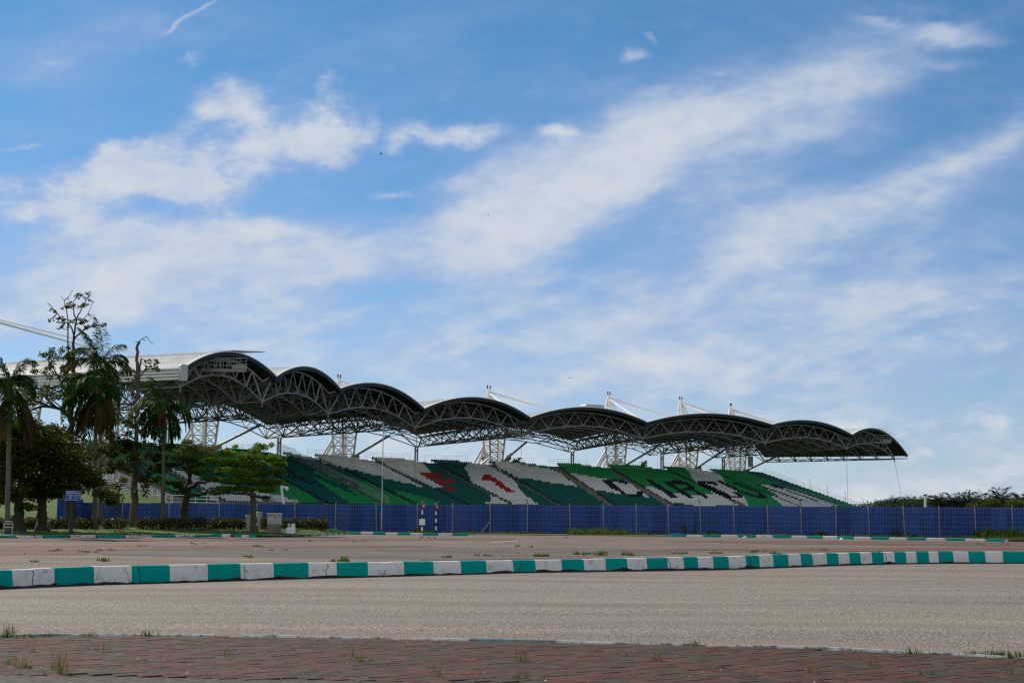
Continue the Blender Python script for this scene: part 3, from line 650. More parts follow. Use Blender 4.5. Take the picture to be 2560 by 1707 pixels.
# lattice towers under the crowns, masts over the roof, ties and props
TP = [(-70, 900), (175, 905), (510, None), (860, 945), (1235, 972), (1540, 988), (1720, 1000), (1840, 1016)]
TIP = [None, (130, 838), (497, 893), (848, 946), (1222, 973), (1522, 988), (1702, 1000), (1827, 1016)]
TPX = [60, 300, 510, 860, 1235, 1540, 1720, 1843]
for i in range(8):
    c = .5 * (B_[i] + B_[i + 1]); tg = (B_[i + 1] - B_[i]); tg[2] = 0; tg /= np.linalg.norm(tg)
    back = np.array([-tg[1], tg[0], 0]);  back = back if back @ depthv[i] > 0 else -back
    if i >= 2:
        d = ray(TPX[i], 1120); k = c[1] / d[1]; c = np.array([EYE[0] + d[0] * k, c[1], 0])
    c[2] = 0
    ztop = .5 * (B_[i][2] + B_[i + 1][2]) + 2.6
    m = MB()
    def leg(a, b, z):
        h = z / ztop; hw = 1.05 + 1.05 * (abs(h - .28) ** 1.6) * 1.1; return c + tg * a * hw + back * b * hw * .9 + np.array([0, 0, z])
    zs = np.linspace(0, ztop, 12)
    for a in (-1, 1):
        for b in (-1, 1): m.tube([leg(a, b, z) for z in zs], .20, 8)
    for j in range(0, 11):
        for (a, b, a2, b2) in ((-1, -1, 1, -1), (-1, 1, 1, 1), (-1, -1, -1, 1), (1, -1, 1, 1)):
            m.tube([leg(a, b, zs[j]), leg(a2, b2, zs[j])], .08, 5); m.tube([leg(a, b, zs[j]), leg(a2, b2, zs[j + 1])], .08, 5); m.tube([leg(a2, b2, zs[j]), leg(a, b, zs[j + 1])], .08, 5)
    tw = m.build('lattice_tower', M_white, gs)
    if i == 0: continue
    # mast head
    if i == 1: tip = atY(-95, 768, c[1] + 4)
    else: tip = atY(TIP[i][0], TIP[i][1], c[1] + 4)
    m = MB()
    for a in (-1, 1):
        for b in (-1, 1): m.tube([(c if i > 1 else np.array([tip[0], tip[1], 0])) + tg * a * 2.2 + back * b * 2 + np.array([0, 0, ztop]), tip + tg * a * .25 + back * b * .2 + np.array([0, 0, -.6])], .20, 6)
    m.lathe(tip - np.array([0, 0, 2.1]), [(.55, 0), (.5, .9), (.24, 2.0), (.12, 2.3)], 8)
    for a in (-1, 1): m.add([tip, tip + tg * a * 1.1 + [0, 0, -2.4], tip + [0, 0, -2.4]], [[0, 1, 2], [2, 1, 0]])
    mast = m.build('mast', M_white, gs)
    if i > 1:
        for a in (-1, 1):
            q = MB(); q.lathe(tip + tg * a * .32 + np.array([0, 0, .3]), [(.08, -.3), (.08, 0), (.15, .05), (.15, .4), (.06, .5)], 8); q.build('warning_lamp', mat('red_lamp_glass', (.18, .02, .02), .3, .1, 3), mast)
    m = MB()
    for (t, w) in ((.86, .42), (.28, .42)):
        e = roofpt(i if i > 1 else 1, t, w) + np.array([0, 0, .1])
        if i == 1: e = atY(352 if t > .5 else 232, 886 if t > .5 else 897, c[1] - 12)
        if i == 1 and t < .5: e = atY(226, 868, c[1] - 8); m.tube([e, atY(226, 900, c[1] - 8)], .45, 8); m.tube([e, atY(246, 900, c[1] - 8)], .16, 6)
        m.tube([tip - np.array([0, 0, .5 if t > .5 else .8]), e], .19 if i > 1 else (.11 if t > .5 else .17), 6)
    m.build('roof_tie', M_white, gs)
    # raking props behind, forward strut under the roof
    m = MB()
    if i >= 2:
        for (a, b, zt, ea, eb) in ((-1, 1, ztop - 2.0, -6.5, 6.0), (-1, -.5, ztop - 4.5, -11.0, 3.0), (-1, 1, ztop - 3.0, -3.0, 9.0), (-.5, 1, ztop - 3, -2.4, 6)):
            m.tube([c + tg * a * 1.6 + back * b * 1.5 + np.array([0, 0, zt]), c + tg * ea + back * eb + np.array([0, 0, 4.0])], .22, 6)
        m.build('raking_prop', M_white, gs)
        m = MB(); e = c - back * 9.5 + tg * 2.6 + np.array([0, 0, ztop - 1.4])
        m.tube([c + tg * 1.3 - back * 1.2 + np.array([0, 0, ztop - 5.2]), e], .22, 6)
        m.tube([c + tg * 1.0 - back * 1.0 + np.array([0, 0, ztop - 5.2]), c + tg * 2.1 - back * 2.0 + np.array([0, 0, ztop - 5.1])], .38, 6)
        m.build('forward_strut', M_steel, gs)
for i, px in ((2, None), (3, 698), (4, 1041), (5, 1431), (6, 1655), (7, 1808)):
    p = lerp(B_[i], F_[i], .07)
    if px: d = ray(px, 1120); k = p[1] / d[1]; p = np.array([EYE[0] + d[0] * k, p[1], p[2]])
    m = MB()
    for s in (-.22, .22): m.tube([(p[0] + s, p[1], 0), (p[0] + s, p[1], p[2] - .1)], .17, 8)
    m.tube([(p[0], p[1], p[2] - 1.0), (p[0] + 1.1, p[1] - .6, p[2] + 1.6)], .12, 6); m.build('column', M_steel, gs)
# thin hanging wires at the right end and roof wires
def wire(pts, name='hanging_wire'):
    m = MB(); m.tube(pts, .035, 4); m.build(name, M_dark, gs)
wire([F_[8], atY(2241, 1244, F_[8][1])][:1] + [atY(2253, 1240, F_[8][1] - 2)])
wire([F_[7], atY(2120, 1267, F_[7][1] - 2)]); wire([F_[4], atY(1303, 1153, F_[4][1])]); wire([F_[5], atY(1604, 1153, F_[5][1])]); wire([F_[3], atY(1038, 1245, F_[3][1] - 12)])
# maintenance cradles in the end arches
def cradle(i, t0, t1, w, px0, px1, pyt, pyb, Z):
    m = MB(); a = atY(px0, pyb, Z); b = atY(px1, pyb + 1.5, Z - 1.2); h = (pyb - pyt) * Z / F; d = np.array([-.9, .5, 0]) * 1.6
    m.add([a, b, b + d, a + d, a - [0, 0, .35], b - [0, 0, .35], b + d - [0, 0, .35], a + d - [0, 0, .35]], [[0, 1, 2, 3], [7, 6, 5, 4], [0, 4, 5, 1], [1, 5, 6, 2], [2, 6, 7, 3], [3, 7, 4, 0]])
    n = 7
    for e in (np.zeros(3), d):
        for k in range(n + 1): p = lerp(a, b, k / n) + e; m.tube([p, p + [0, 0, h]], .035, 4)
        for z in (.35, .7, 1): m.tube([a + e + [0, 0, h * z], b + e + [0, 0, h * z]], .03, 4)
    for e in (a, b):
        for z in (.5, 1): m.tube([e + [0, 0, h * z], e + d + [0, 0, h * z]], .055, 4)
    p = lerp(a, b, .72); m.box(p + (b - a) * .13 - [0, 0, .0], 1.9, .12, h * .38, math.atan2((b - a)[1], (b - a)[0]))
    m.build('maintenance_cradle', M_steel, gs)
cradle(0, 0, 0, 0, 503, 616, 893, 921, ZF(560) + 1.0)
cradle(7, 0, 0, 0, 2176, 2226, 1086, 1103, ZF(2200) + 1.0)
m = MB(); p = roofpt(4, .62, .12); m.box(p + np.array([0, 0, .2]), 4.2, 2.4, .9, .5, bev=.2); m.build('roof_plant_box', M_galv, gs)

# ---- seating
P_B = [1.824, 31.673, 19.769, -34.095, 41.651, 277.372]
def ZB(x): return float(np.polyval(P_B, (x - 1100) / 800))
TOPY = [(150, 1094), (400, 1107), (496, 1114), (612, 1126), (702, 1131), (787, 1141), (925, 1148), (1072, 1153), (1215, 1156), (1378, 1161), (1510, 1164), (1655, 1170), (1770, 1173), (1860, 1178), (1914, 1183)]
ZTOP = 11.65; RAKE = .36; RUN = .88; RISE = RUN * RAKE; NROW = 28; SW = .5
bx = np.arange(200, 1915, 4.0)
TT = np.array([atY(x, 1150, ZB(x))[:2] for x in bx])
sl = np.concatenate([[0], np.cumsum(np.linalg.norm(np.diff(TT, axis=0), axis=1))])
AX = [200, 700, 782, 925, 1072, 1215, 1378, 1510, 1655, 1770, 1860, 1914]
AD = [-38, -38, -36, -37.5, -46.5, -52.5, -62.5, -59.5, -49.5, -37.5, -27, -16]
AS = np.interp(AX, bx, sl)
def s_of(px): return float(np.interp(px, bx, sl))
def sp(s, u):
    p = np.array([np.interp(s, sl, TT[:, 0]), np.interp(s, sl, TT[:, 1])]); a = math.radians(np.interp(s, AS, AD))
    return np.array([p[0] + u * math.cos(a), p[1] + u * math.sin(a)])
aisles = [(s_of(px), w) for px, w in ((705, 1.0), (782, 1.1), (925, 1.1), (1072, 1.1), (1215, 1.2), (1378, 2.0), (1510, 1.6), (1655, 1.3), (1770, 1.1), (560, 1.1), (400, 1.1), (290, 1.1))]
m = MB(); ns = 150; ss = np.linspace(0, sl[-1], ns)
for j in range(NROW):
    z = ZTOP - .42 - j * RISE; u0, u1 = (j - .45) * RUN, (j + .55) * RUN
    a = [sp(s, u0) for s in ss]; b = [sp(s, u1) for s in ss]
    for q in range(ns - 1):
        m.add([(*a[q], z), (*b[q], z), (*b[q + 1], z), (*a[q + 1], z), (*b[q], z - RISE), (*b[q + 1], z - RISE)], [[0, 1, 2, 3], [1, 4, 5, 2]])
    for q, sg in ((0, 1), (ns - 1, -1)):
        m.add([(*a[q], z), (*b[q], z), (*b[q], 0), (*a[q], 0)], [[0, 1, 2, 3][::sg]])
a = [sp(s, -.45 * RUN) for s in ss]; b = [sp(s, -2.6) for s in ss]; z = ZTOP - .42
for q in range(ns - 1):
    m.add([(*b[q], z), (*a[q], z), (*a[q + 1], z), (*b[q + 1], z), (*b[q], 0), (*b[q + 1], 0)], [[0, 1, 2, 3], [4, 0, 3, 5]])
a = [sp(s, (NROW - .45) * RUN) for s in ss]; z = ZTOP - .42 - NROW * RISE
for q in range(ns - 1): m.add([(*a[q], z + .002), (*a[q + 1], z + .002), (*a[q + 1], -.6), (*a[q], -.6)], [[3, 2, 1, 0]])
m.build('seating_terrace', M_conc, gs)
# colours of the seats: words and waves laid out seat by seat
def cv_(x0, y0, k, pts): return [(x0 + a / k, y0 + b / k) for a, b in pts]
def A_c(*p): return cv_(680, 1120, 7.84, p)
def B_c(*p): return cv_(960, 1120, 7.84, p)
def C_c(*p): return cv_(1240, 1130, 7.84, p)
def D_c(*p): return cv_(1520, 1130, 7.84, p)
def E_c(*p): return cv_(1780, 1130, 5.88, p)
def F_c(*p): return cv_(400, 1100, 7.35, p)
PAT = [('G', [(150, 1080), (500, 1105), (640, 1130), (640, 1160), (150, 1150)]),
 ('G', F_c((-1500, 600), (130, 620), (600, 880), (950, 1150), (950, 1200), (-1500, 1200))),
 ('W', F_c((60, 520), (500, 580), (1000, 780), (2070, 980), (2310, 1050), (2320, 1200), (940, 1200), (930, 1040), (700, 880))),
 ('K*', A_c((170, 430), (330, 430), (520, 530), (700, 620), (900, 660), (1080, 740), (1080, 780), (880, 740), (740, 690), (420, 620), (180, 520))),
 ('G', A_c((800, 570), (960, 620), (1200, 740), (1500, 860), (1800, 980), (2050, 1080), (1550, 1090), (1380, 960), (1160, 830), (1000, 710))),
 ('G', A_c((0, 830), (200, 760), (380, 710), (470, 750), (560, 820), (800, 930), (930, 1050), (930, 1100), (600, 1100), (400, 1000), (200, 940), (0, 900))),
 ('W', A_c((-500, 820), (0, 900), (250, 960), (420, 1010), (590, 1050), (600, 1120), (-500, 1120))),
 ('W', A_c((280, 60), (680, 80), (780, 140), (980, 250), (1100, 290), (1100, 325), (1000, 290), (960, 250), (780, 240), (560, 190), (290, 135))),
 ('W', A_c((830, 80), (1770, 140), (1920, 230), (2352, 400), (2352, 570), (2200, 585), (2150, 550), (2000, 530), (1830, 490), (1680, 440), (1500, 400), (1400, 380), (1100, 270), (900, 160))),
 ('W', A_c((1920, 150), (2352, 160), (2352, 345), (2200, 285))),
 ('G', A_c((1200, 520), (1450, 560), (1640, 600), (1740, 640), (1930, 680), (2352, 840), (2352, 1020), (2180, 900), (1780, 760), (1600, 690), (1450, 620))),
 ('K', A_c((1200, 570), (1440, 590), (1700, 690), (1790, 790), (1500, 760), (1300, 650))),
 ('G', A_c((800, 440), (1020, 480), (1200, 520), (1300, 640), (1560, 680), (1560, 720), (1400, 720), (1180, 640), (1060, 580), (830, 490))),
 ('G', A_c((1500, 800), (1780, 800), (2352, 1000), (2352, 1095), (1950, 1095))),
 ('W', B_c((0, 150), (690, 180), (760, 250), (930, 490), (690, 490), (1190, 780), (990, 780), (830, 700), (640, 640), (100, 360), (0, 310))),
 ('W', B_c((0, 360), (300, 500), (560, 640), (780, 765), (690, 765), (560, 705), (260, 655), (140, 605), (0, 595))),
 ('G', B_c((0, 810), (280, 890), (540, 1090), (0, 1090))),
 ('G', B_c((200, 815), (500, 890), (650, 930), (830, 970), (950, 1010), (1120, 1060), (1100, 1095), (700, 1095), (520, 1000), (280, 890))),
 ('W', B_c((1820, 230), (2000, 250), (2352, 480), (2352, 1000), (2100, 880), (1860, 740), (1750, 690), (1700, 580), (1640, 470), (1590, 440), (1620, 340), (1740, 270))),
 ('W', B_c((2080, 930), (2200, 970), (2320, 1095), (2040, 1095), (2140, 1060))),
 ('W', B_c((2140, 230), (2352, 230), (2352, 405))),
 ('W', C_c((0, 330), (350, 530), (410, 620), (480, 750), (520, 800), (840, 1015), (-280, 1015), (-120, 980), (0, 870))),
 ('W', C_c((0, 160), (160, 180), (330, 205), (520, 245), (700, 275), (930, 305), (1110, 345), (1230, 375), (1610, 680), (1450, 655), (1300, 625), (1110, 605), (920, 565), (690, 525), (430, 500), (0, 260))),
 ('G', C_c((150, 150), (1000, 190), (1060, 250), (1210, 370), (1130, 365), (1110, 335), (930, 310), (700, 280), (520, 245), (330, 212), (160, 190))),
 ('G', C_c((1170, 180), (1980, 210), (2352, 400), (2352, 545), (2170, 535), (1940, 505), (1760, 465), (1440, 412))),
 ('W', C_c((1440, 410), (1760, 455), (1940, 495), (2160, 520), (2352, 560), (2352, 810), (2300, 785), (2030, 755), (1880, 745))),
 ('G', C_c((2150, 210), (2352, 220), (2352, 350))),
 ('G', D_c((0, 220), (950, 255), (1050, 320), (1700, 570), (2100, 845), (1600, 845), (1250, 800), (1040, 755), (680, 672), (330, 470), (0, 280))),
 ('G', D_c((0, 360), (130, 400), (330, 575), (230, 575), (0, 545))),
 ('W', D_c((0, 560), (400, 600), (560, 690), (830, 885), (700, 875), (380, 845), (200, 815), (0, 785))),
 ('T', D_c((0, 782), (400, 872), (850, 892), (1050, 1025), (0, 1025))),
 ('W', D_c((680, 668), (900, 698), (1050, 758), (1240, 800), (1600, 842), (2100, 848), (2352, 960), (2352, 1055), (1590, 1035), (1400, 990), (1220, 980), (1100, 950))),
 ('T', D_c((1100, 945), (1220, 978), (1400, 988), (1600, 1035), (1200, 1025))),
 ('G', D_c((1130, 250), (1510, 280), (1740, 600), (1650, 570), (1200, 330))),
 ('W', D_c((1520, 280), (1890, 300), (2240, 460), (2352, 600), (2352, 920), (1740, 605))),
 ('G', D_c((1990, 295), (2352, 315), (2352, 490), (2050, 355))), ('G', D_c((2245, 465), (2352, 500), (2352, 640), (2300, 560))),
 ('W', E_c((-120, 150), (60, 300), (230, 460), (480, 660), (570, 790), (-260, 790), (-200, 640), (0, 590), (-260, 400))),
 ('G', E_c((-60, 585), (0, 590), (50, 628), (-60, 628))),
 ('G', E_c((0, 225), (420, 250), (560, 300), (700, 372), (1000, 452), (1060, 500), (830, 490), (700, 500), (980, 652), (870, 645), (1075, 800), (560, 800), (480, 660), (230, 460), (160, 350), (60, 300))),
 ('W', E_c((720, 485), (830, 490), (1000, 510), (1200, 560), (1500, 660), (1910, 800), (1080, 805), (870, 642), (960, 652), (990, 645))),
 ('G', E_c((1000, 485), (1200, 520), (1700, 650), (1990, 710), (2270, 810), (1930, 810), (1700, 725), (1560, 680), (1350, 612), (1150, 550))),
 ('K*', D_c((1500, 1200), (1500, 1200), (1500, 1200)))]
INK = [('R', B_c((690, 480), (1110, 500), (1185, 548), (1150, 572), (950, 562), (1010, 622), (1350, 628), (1435, 682), (1400, 698), (1190, 690), (1250, 750), (1390, 790), (1450, 838), (1420, 858), (1320, 852), (1200, 780), (1000, 650))),
 ('R', B_c((1950, 522), (2080, 528), (2352, 690), (2352, 785), (2230, 722), (2140, 652), (1980, 652), (1915, 602))), ('R', C_c((0, 535), (350, 760), (405, 802), (270, 805), (0, 640))),
 ('K', C_c((2060, 535), (2352, 535), (2352, 575), (2250, 575), (2352, 650), (2352, 770), (2200, 640))),
 ('K', D_c((-60, 540), (240, 540), (330, 578), (415, 608), (400, 630), (310, 625), (180, 572), (50, 572), (380, 812), (580, 822), (590, 785), (535, 755), (655, 752), (725, 800), (680, 855), (600, 885), (390, 868), (0, 660))),
 ('K', D_c((735, 550), (860, 550), (1310, 825), (1375, 888), (1240, 888))),
 ('K', D_c((1055, 562), (1460, 566), (1620, 618), (1725, 698), (1710, 740), (2030, 895), (1905, 900), (1690, 770), (1500, 742), (1570, 800), (1710, 895), (1580, 900))),
 ('G', D_c((1280, 632), (1530, 630), (1590, 700), (1560, 712), (1400, 712))),
 ('K', D_c((1765, 555), (2040, 565), (2195, 635), (2180, 655), (2050, 625), (1880, 592), (2352, 815), (2352, 865), (2300, 855), (1900, 680), (1770, 610))),
 ('K', D_c((2135, 568), (2235, 570), (2352, 625), (2352, 662))),
 ('K', E_c((-60, 440), (0, 445), (115, 478), (60, 488), (-60, 462))), ('K', E_c((-40, 515), (60, 548), (250, 618), (300, 648), (415, 655), (350, 610), (305, 592), (320, 574), (400, 596), (460, 638), (475, 668), (300, 668), (100, 612), (-40, 560))),
 ('K', E_c((75, 425), (150, 430), (300, 496), (450, 576), (570, 606), (690, 640), (685, 600), (660, 572), (720, 586), (812, 650), (815, 680), (690, 674), (580, 648), (440, 600), (200, 492))),
 ('K', E_c((295, 435), (400, 455), (560, 525), (720, 585), (700, 610), (500, 532), (310, 460))),
 ('K', E_c((815, 480), (1000, 486), (1075, 528), (1060, 550), (900, 516)))]
for (x0, y0, n) in ((675, 476, 11), (1085, 550, 8), (1120, 518, 13)):
    for k in range(n): INK.append(('K', E_c((x0 + 61 * k, y0 + 22.5 * k), (x0 + 58 + 61 * k, y0 + 22.5 * k), (x0 + 62 + 61 * k, y0 + 17 + 22.5 * k), (x0 + 4 + 61 * k, y0 + 17 + 22.5 * k))))
def inside(poly, X, Y):
    r = np.zeros(len(X), bool); n = len(poly)
    for i in range(n):
        x1, y1 = poly[i]; x2, y2 = poly[(i + 1) % n]
        c = ((y1 > Y) != (y2 > Y)); xi = (x2 - x1) * (Y - y1) / (y2 - y1 + 1e-12) + x1; r ^= c & (X < xi)
    return r
S_pos = []; S_yaw = []
for j in range(NROW):
    k = 0; s = .4
    while s < sl[-1] - .3:
        da = min(((s - a), w) if abs(s - a) < w / 2 else (99, 0) for a, w in aisles) if False else None
        hit = False
        for a, w in aisles:
            if abs(s - a) < w / 2 + .2: hit = True
            if -5.5 < s - a < 0 and j < 3 - int((a - s) * .55): hit = True
        if not hit:
            p = sp(s, j * RUN); q = sp(s + .2, j * RUN); d = q - p; d /= np.linalg.norm(d)
            S_pos.append((p[0], p[1], ZTOP - .42 - j * RISE)); S_yaw.append(math.atan2(d[1], d[0]))
        s += SW / max(.75, np.linalg.norm(sp(s + .1, j * RUN) - sp(s, j * RUN)) / .1)
S_pos = np.array(S_pos); S_yaw = np.array(S_yaw)
v = S_pos + np.array([0, 0, .55]) - EYE; wv = v @ fwd
SX = CX + F * (v @ rgt) / wv; SY = CY - F * (v @ upv) / wv
colr = np.full(len(S_pos), 'T', dtype='<U1'); rq = np.random.RandomState(11)
for c, poly in PAT + INK:
    hit = inside(poly, SX, SY)
    if c.endswith('*'): hit &= rq.rand(len(SX)) < .6
    colr[hit] = c[0]
# one bucket seat: x along the row, -y towards the field
sv = []; sf = []
def sbox(vs):
    k = len(sv); sv.extend(vs); sf.extend([[k + i for i in f] for f in ([3, 2, 1, 0], [4, 5, 6, 7], [0, 1, 5, 4], [1, 2, 6, 5], [2, 3, 7, 6], [3, 0, 4, 7])])
sbox([(-.21, -.22, .36), (.21, -.22, .36), (.22, .16, .33), (-.22, .16, .33), (-.21, -.22, .42), (.21, -.22, .42), (.22, .16, .40), (-.22, .16, .40)])
k = len(sv)
ol = [(-.22, .33), (.22, .33), (.225, .60), (.19, .74), (.11, .79), (-.11, .79), (-.19, .74), (-.225, .60)]
sv.extend([(x, .17 + (z - .33) * .18, z) for x, z in ol] + [(x, .215 + (z - .33) * .18, z) for x, z in ol])
sf.append([k + i for i in range(8)]); sf.append([k + 15 - i for i in range(8)])
for i in range(8): sf.append([k + (i + 1) % 8, k + i, k + 8 + i, k + 8 + (i + 1) % 8])
sbox([(-.17, -.05, 0), (-.13, -.05, 0), (-.13, .1, 0), (-.17, .1, 0), (-.17, -.05, .36), (-.13, -.05, .36), (-.13, .1, .36), (-.17, .1, .36)])
sv = np.array(sv)
vis = (SY < 1252) & (SX > 690) & (SX < 2300)
order = np.argsort(np.where(vis, np.linalg.norm(S_pos - EYE, axis=1), 1e9))
single = set(order[:100].tolist()); keys = 'WGTRK'
seat_me = {}
for c in keys:
    me = bpy.data.meshes.new('seat'); me.from_pydata([tuple(q) for q in sv], [], sf); me.materials.append(M_seat[c]); me.update(); seat_me[c] = me
for i in sorted(single):
    o = link('seat', seat_me[colr[i]], gs, S_pos[i] - np.array(ABS[gs.name])); o.rotation_euler = (0, 0, S_yaw[i])
rest = [i for i in range(len(S_pos)) if i not in single]
cosy, siny = np.cos(S_yaw[rest]), np.sin(S_yaw[rest])
Vx = S_pos[rest][:, None, 0] + cosy[:, None] * sv[None, :, 0] - siny[:, None] * sv[None, :, 1]
Vy = S_pos[rest][:, None, 1] + siny[:, None] * sv[None, :, 0] + cosy[:, None] * sv[None, :, 1]
Vz = S_pos[rest][:, None, 2] + sv[None, :, 2] + 0 * Vx
VV = np.stack([Vx, Vy, Vz], 2).reshape(-1, 3) - np.array(ABS[gs.name])
nv = len(sv); FF = []; MI = []
for q, i in enumerate(rest):
    b = q * nv; mi_ = keys.index(colr[i])
    for f in sf: FF.append([b + t for t in f]); MI.append(mi_)
me = bpy.data.meshes.new('seats'); me.from_pydata(VV.tolist(), [], FF)
for c in keys: me.materials.append(M_seat[c])
me.polygons.foreach_set('material_index', MI); me.update()
tag(link('seats', me, gs), kind='stuff')
# railings
def railing(name, pts, h, step, rails=(1, .66, .33), r=.035, m_=None, posts=True):
    m = MB(); pts = [np.asarray(p, float) for p in pts]
    L_ = np.concatenate([[0], np.cumsum([np.linalg.norm(pts[k + 1] - pts[k]) for k in range(len(pts) - 1)])])
    def at_(d): return np.array([np.interp(d, L_, [p[q] for p in pts]) for q in range(3)])
    n = max(1, int(L_[-1] / step))
    if posts:
        for k in range(n + 1): p = at_(L_[-1] * k / n); m.tube([p, p + [0, 0, h]], r, 4)
    nn_ = max(len(pts), 2)
    for z in rails: m.tube([p + np.array([0, 0, h * z]) for p in pts], r * .9, 4)
    return m.build(name, m_ or M_white, gs)
def tp(s, u, z): return np.array([*sp(s, u), z])
edges = sorted(a for a, w in aisles)
for a, b in zip([0.3] + edges, edges + [sl[-1] - .2]):
    if b - a < 3: continue
    railing('back_railing', [tp(s, -1.6, ZTOP - .3) for s in np.linspace(a + .3, b - (3.0 if b < sl[-1] - 5 else 0), 8)], 1.45, 2.0, (1, .7, .4), .03)
railing('end_railing', [tp(sl[-1] + .0, u, ZTOP - .2 - max(u, 0) * RAKE) + np.array([.35, .3, 0]) for u in np.linspace(-.5, 25, 12)], 1.25, 1.9, (1, .75, .5, .25), .028, M_galv)
m = MB()
for u in (10, 14, 18, 22, 26): p = tp(sl[-1], u, ZTOP - .2 - u * RAKE) + np.array([.5, .4, 0]); m.tube([p, p + [0, 0, 2.0], p + [-.25, 0, 2.5]], .05, 4)
m.build('fence_arm', M_dark, gs)
s0 = aisles[0][0]
railing('aisle_railing', [tp(s0, u, ZTOP + .1 - u * RAKE) for u in np.linspace(-1.5, 25, 20)], 1.5, .26, (1, .02), .03, M_galv)
railing('front_railing', [atY(x, y, 236) for x, y in ((727, 1257), (850, 1261), (980, 1263))], .8, 2.2, (1, .6), .035, M_galv)
# white stairs at the left end
m = MB()
SA, SB_ = atY(258, 1192, 182), atY(420, 1263, 176)
n = 14
for k in range(n):
    p = lerp(SA, SB_, k / n); q = lerp(SA, SB_, (k + 1) / n); m.box((*(.5 * (p + q))[:2], q[2] - .1), abs(q[0] - p[0]) + .1, 2.6, .10)
m.build('stair_flight', M_white, gs)
for dy in (-1.3, 1.3):
    railing('stair_railing', [SA + [0, dy, 0], SB_ + [0, dy, 0]], 1.25, 1.1, (1, .66, .33), .045)
railing('stair_railing', [SA + [-5.5, 0, 1.3], SA + [0, -1.3, 0]], 1.2, 1.0, (1, .5), .05)
m = MB(); m.box(SA + np.array([-1.5, 0, -.35]), 4.5, 3, .35); m.box(SA + np.array([1.8, .5, -4.4]), .5, .5, 4.1)
m.box(SA + np.array([-2.6, .5, -4.4]), .5, .5, 4.1); m.build('stair_landing', M_white, gs)
railing('stair_railing', [atY(x, y, 172) for x, y in ((345, 1262), (400, 1261), (455, 1262), (545, 1265))], 1.15, 1.25, (1, .66, .33), .05)
m = MB(); p = atY(880, 1178, 318); p = atY(1876, 1167, 322); m.box(p, 1.1, .8, 2.4); m.build('loudspeaker', M_galv, gs)
# ------------------------------------------------------------------ far verge, kerbs, grass
FLP = [(-300, 0, 0), (190, 0, 0), (800, 0, 0), (2440, 0, 0), (2800, 0, 0)]
FP_R, FP_L = np.array([29.51, 92.12]), np.array([-12.95, 98.72])
fd = FP_R - FP_L
def fence_at(px):          # where the sight line through photo column px meets the straight fence
    d = ray(px, 1300); n = np.array([-fd[1], fd[0]]); t = (FP_L - EYE[:2]) @ n / (d[:2] @ n); return EYE[:2] + d[:2] * t
FH = 1.92
def blades(name, centres, h, m_, n_per, spread, parent=None, kind='stuff', label=None, cat=None, w=.012, seed=1):
    r = np.random.RandomState(seed); P = []; T = []
    for (x, y, z, hh, sp_) in centres:
        for k in range(n_per):
            a = r.uniform(0, 6.28); d = sp_ * math.sqrt(r.rand()); bx_, by_ = x + d * math.cos(a), y + d * math.sin(a) * .8
            L_ = hh * r.uniform(.45, 1.1); ln_ = r.uniform(.1, .7) * L_; b = r.uniform(0, 6.28); ww = w * r.uniform(.7, 1.4)
            ex_, ey_ = math.cos(b), math.sin(b); px_, py_ = -ey_ * ww, ex_ * ww
            p0 = np.array([bx_, by_, z]); p1 = p0 + [ex_ * ln_ * .35, ey_ * ln_ * .35, L_ * .6]; p2 = p0 + [ex_ * ln_, ey_ * ln_, L_]
            s_ = np.array([px_, py_, 0])
            P.append([p0 - s_, p0 + s_, p1 + s_ * .8, p1 - s_ * .8]); P.append([p1 - s_ * .8, p1 + s_ * .8, p2 + s_ * .1, p2 - s_ * .1]); t = r.rand(); T += [t, t]
    o = quads(name, np.array(P), m_, parent, T)
    if kind: o['kind'] = kind
    if label: tag(o, label, cat)
    return o
# verge under the trees: a low mound of lawn behind a small painted kerb
VK = [(-700, 1349), (-200, 1345.5), (0, 1345), (200, 1343.5), (400, 1343), (535, 1341.5), (650, 1342), (740, 1341), (810, 1338), (872, 1335)]
vk = [atz(x, y, 0)[:2] for x, y in VK]
vb = [fence_at(min(x, 900) + 0) for x, y in VK]
vbk = np.array([vb[i] + np.array([0, 1.0]) for i in range(len(vb))]); vka = np.array(vk)
tv = np.linspace(0, 1, 120); fa, fb_ = along(vka, tv), along(vbk, tv)
m = MB(); rv = np.random.RandomState(8); H = []
for j in range(15):
    t = j / 14; row = []
    for i in range(120):
        p = lerp(fa[i], fb_[i], t); z = .06 + .36 * (1 - (1 - min(1, t * 1.6)) ** 2) * (1 if i < 105 else max(0, (119 - i) / 14)) + rv.uniform(-.01, .01); row.append((p[0], p[1], z))
    H.append(row)
for j in range(14):
    for i in range(119): m.add([H[j][i], H[j][i + 1], H[j + 1][i + 1], H[j + 1][i]], [[0, 1, 2, 3]])
tag(m.build('lawn', M_turf, smooth=True), kind='structure')
def lawn_z(x, y):
    i = int(np.argmin(np.abs(fa[:, 0] - x * 1.0) + 0 * fa[:, 1])); best = 0.3; 
    d = [(q[0] - x) ** 2 + (q[1] - y) ** 2 for row in H for q in row]; k = int(np.argmin(d)); return H[k // 120][k % 120][2]
def on_lawn(px, py):       # point of the mound seen at px, py
    z = .25
    for _ in range(12): p = atz(px, py, z); z = .5 * z + .5 * lawn_z(p[0], p[1])
    p = atz(px, py, z); return p
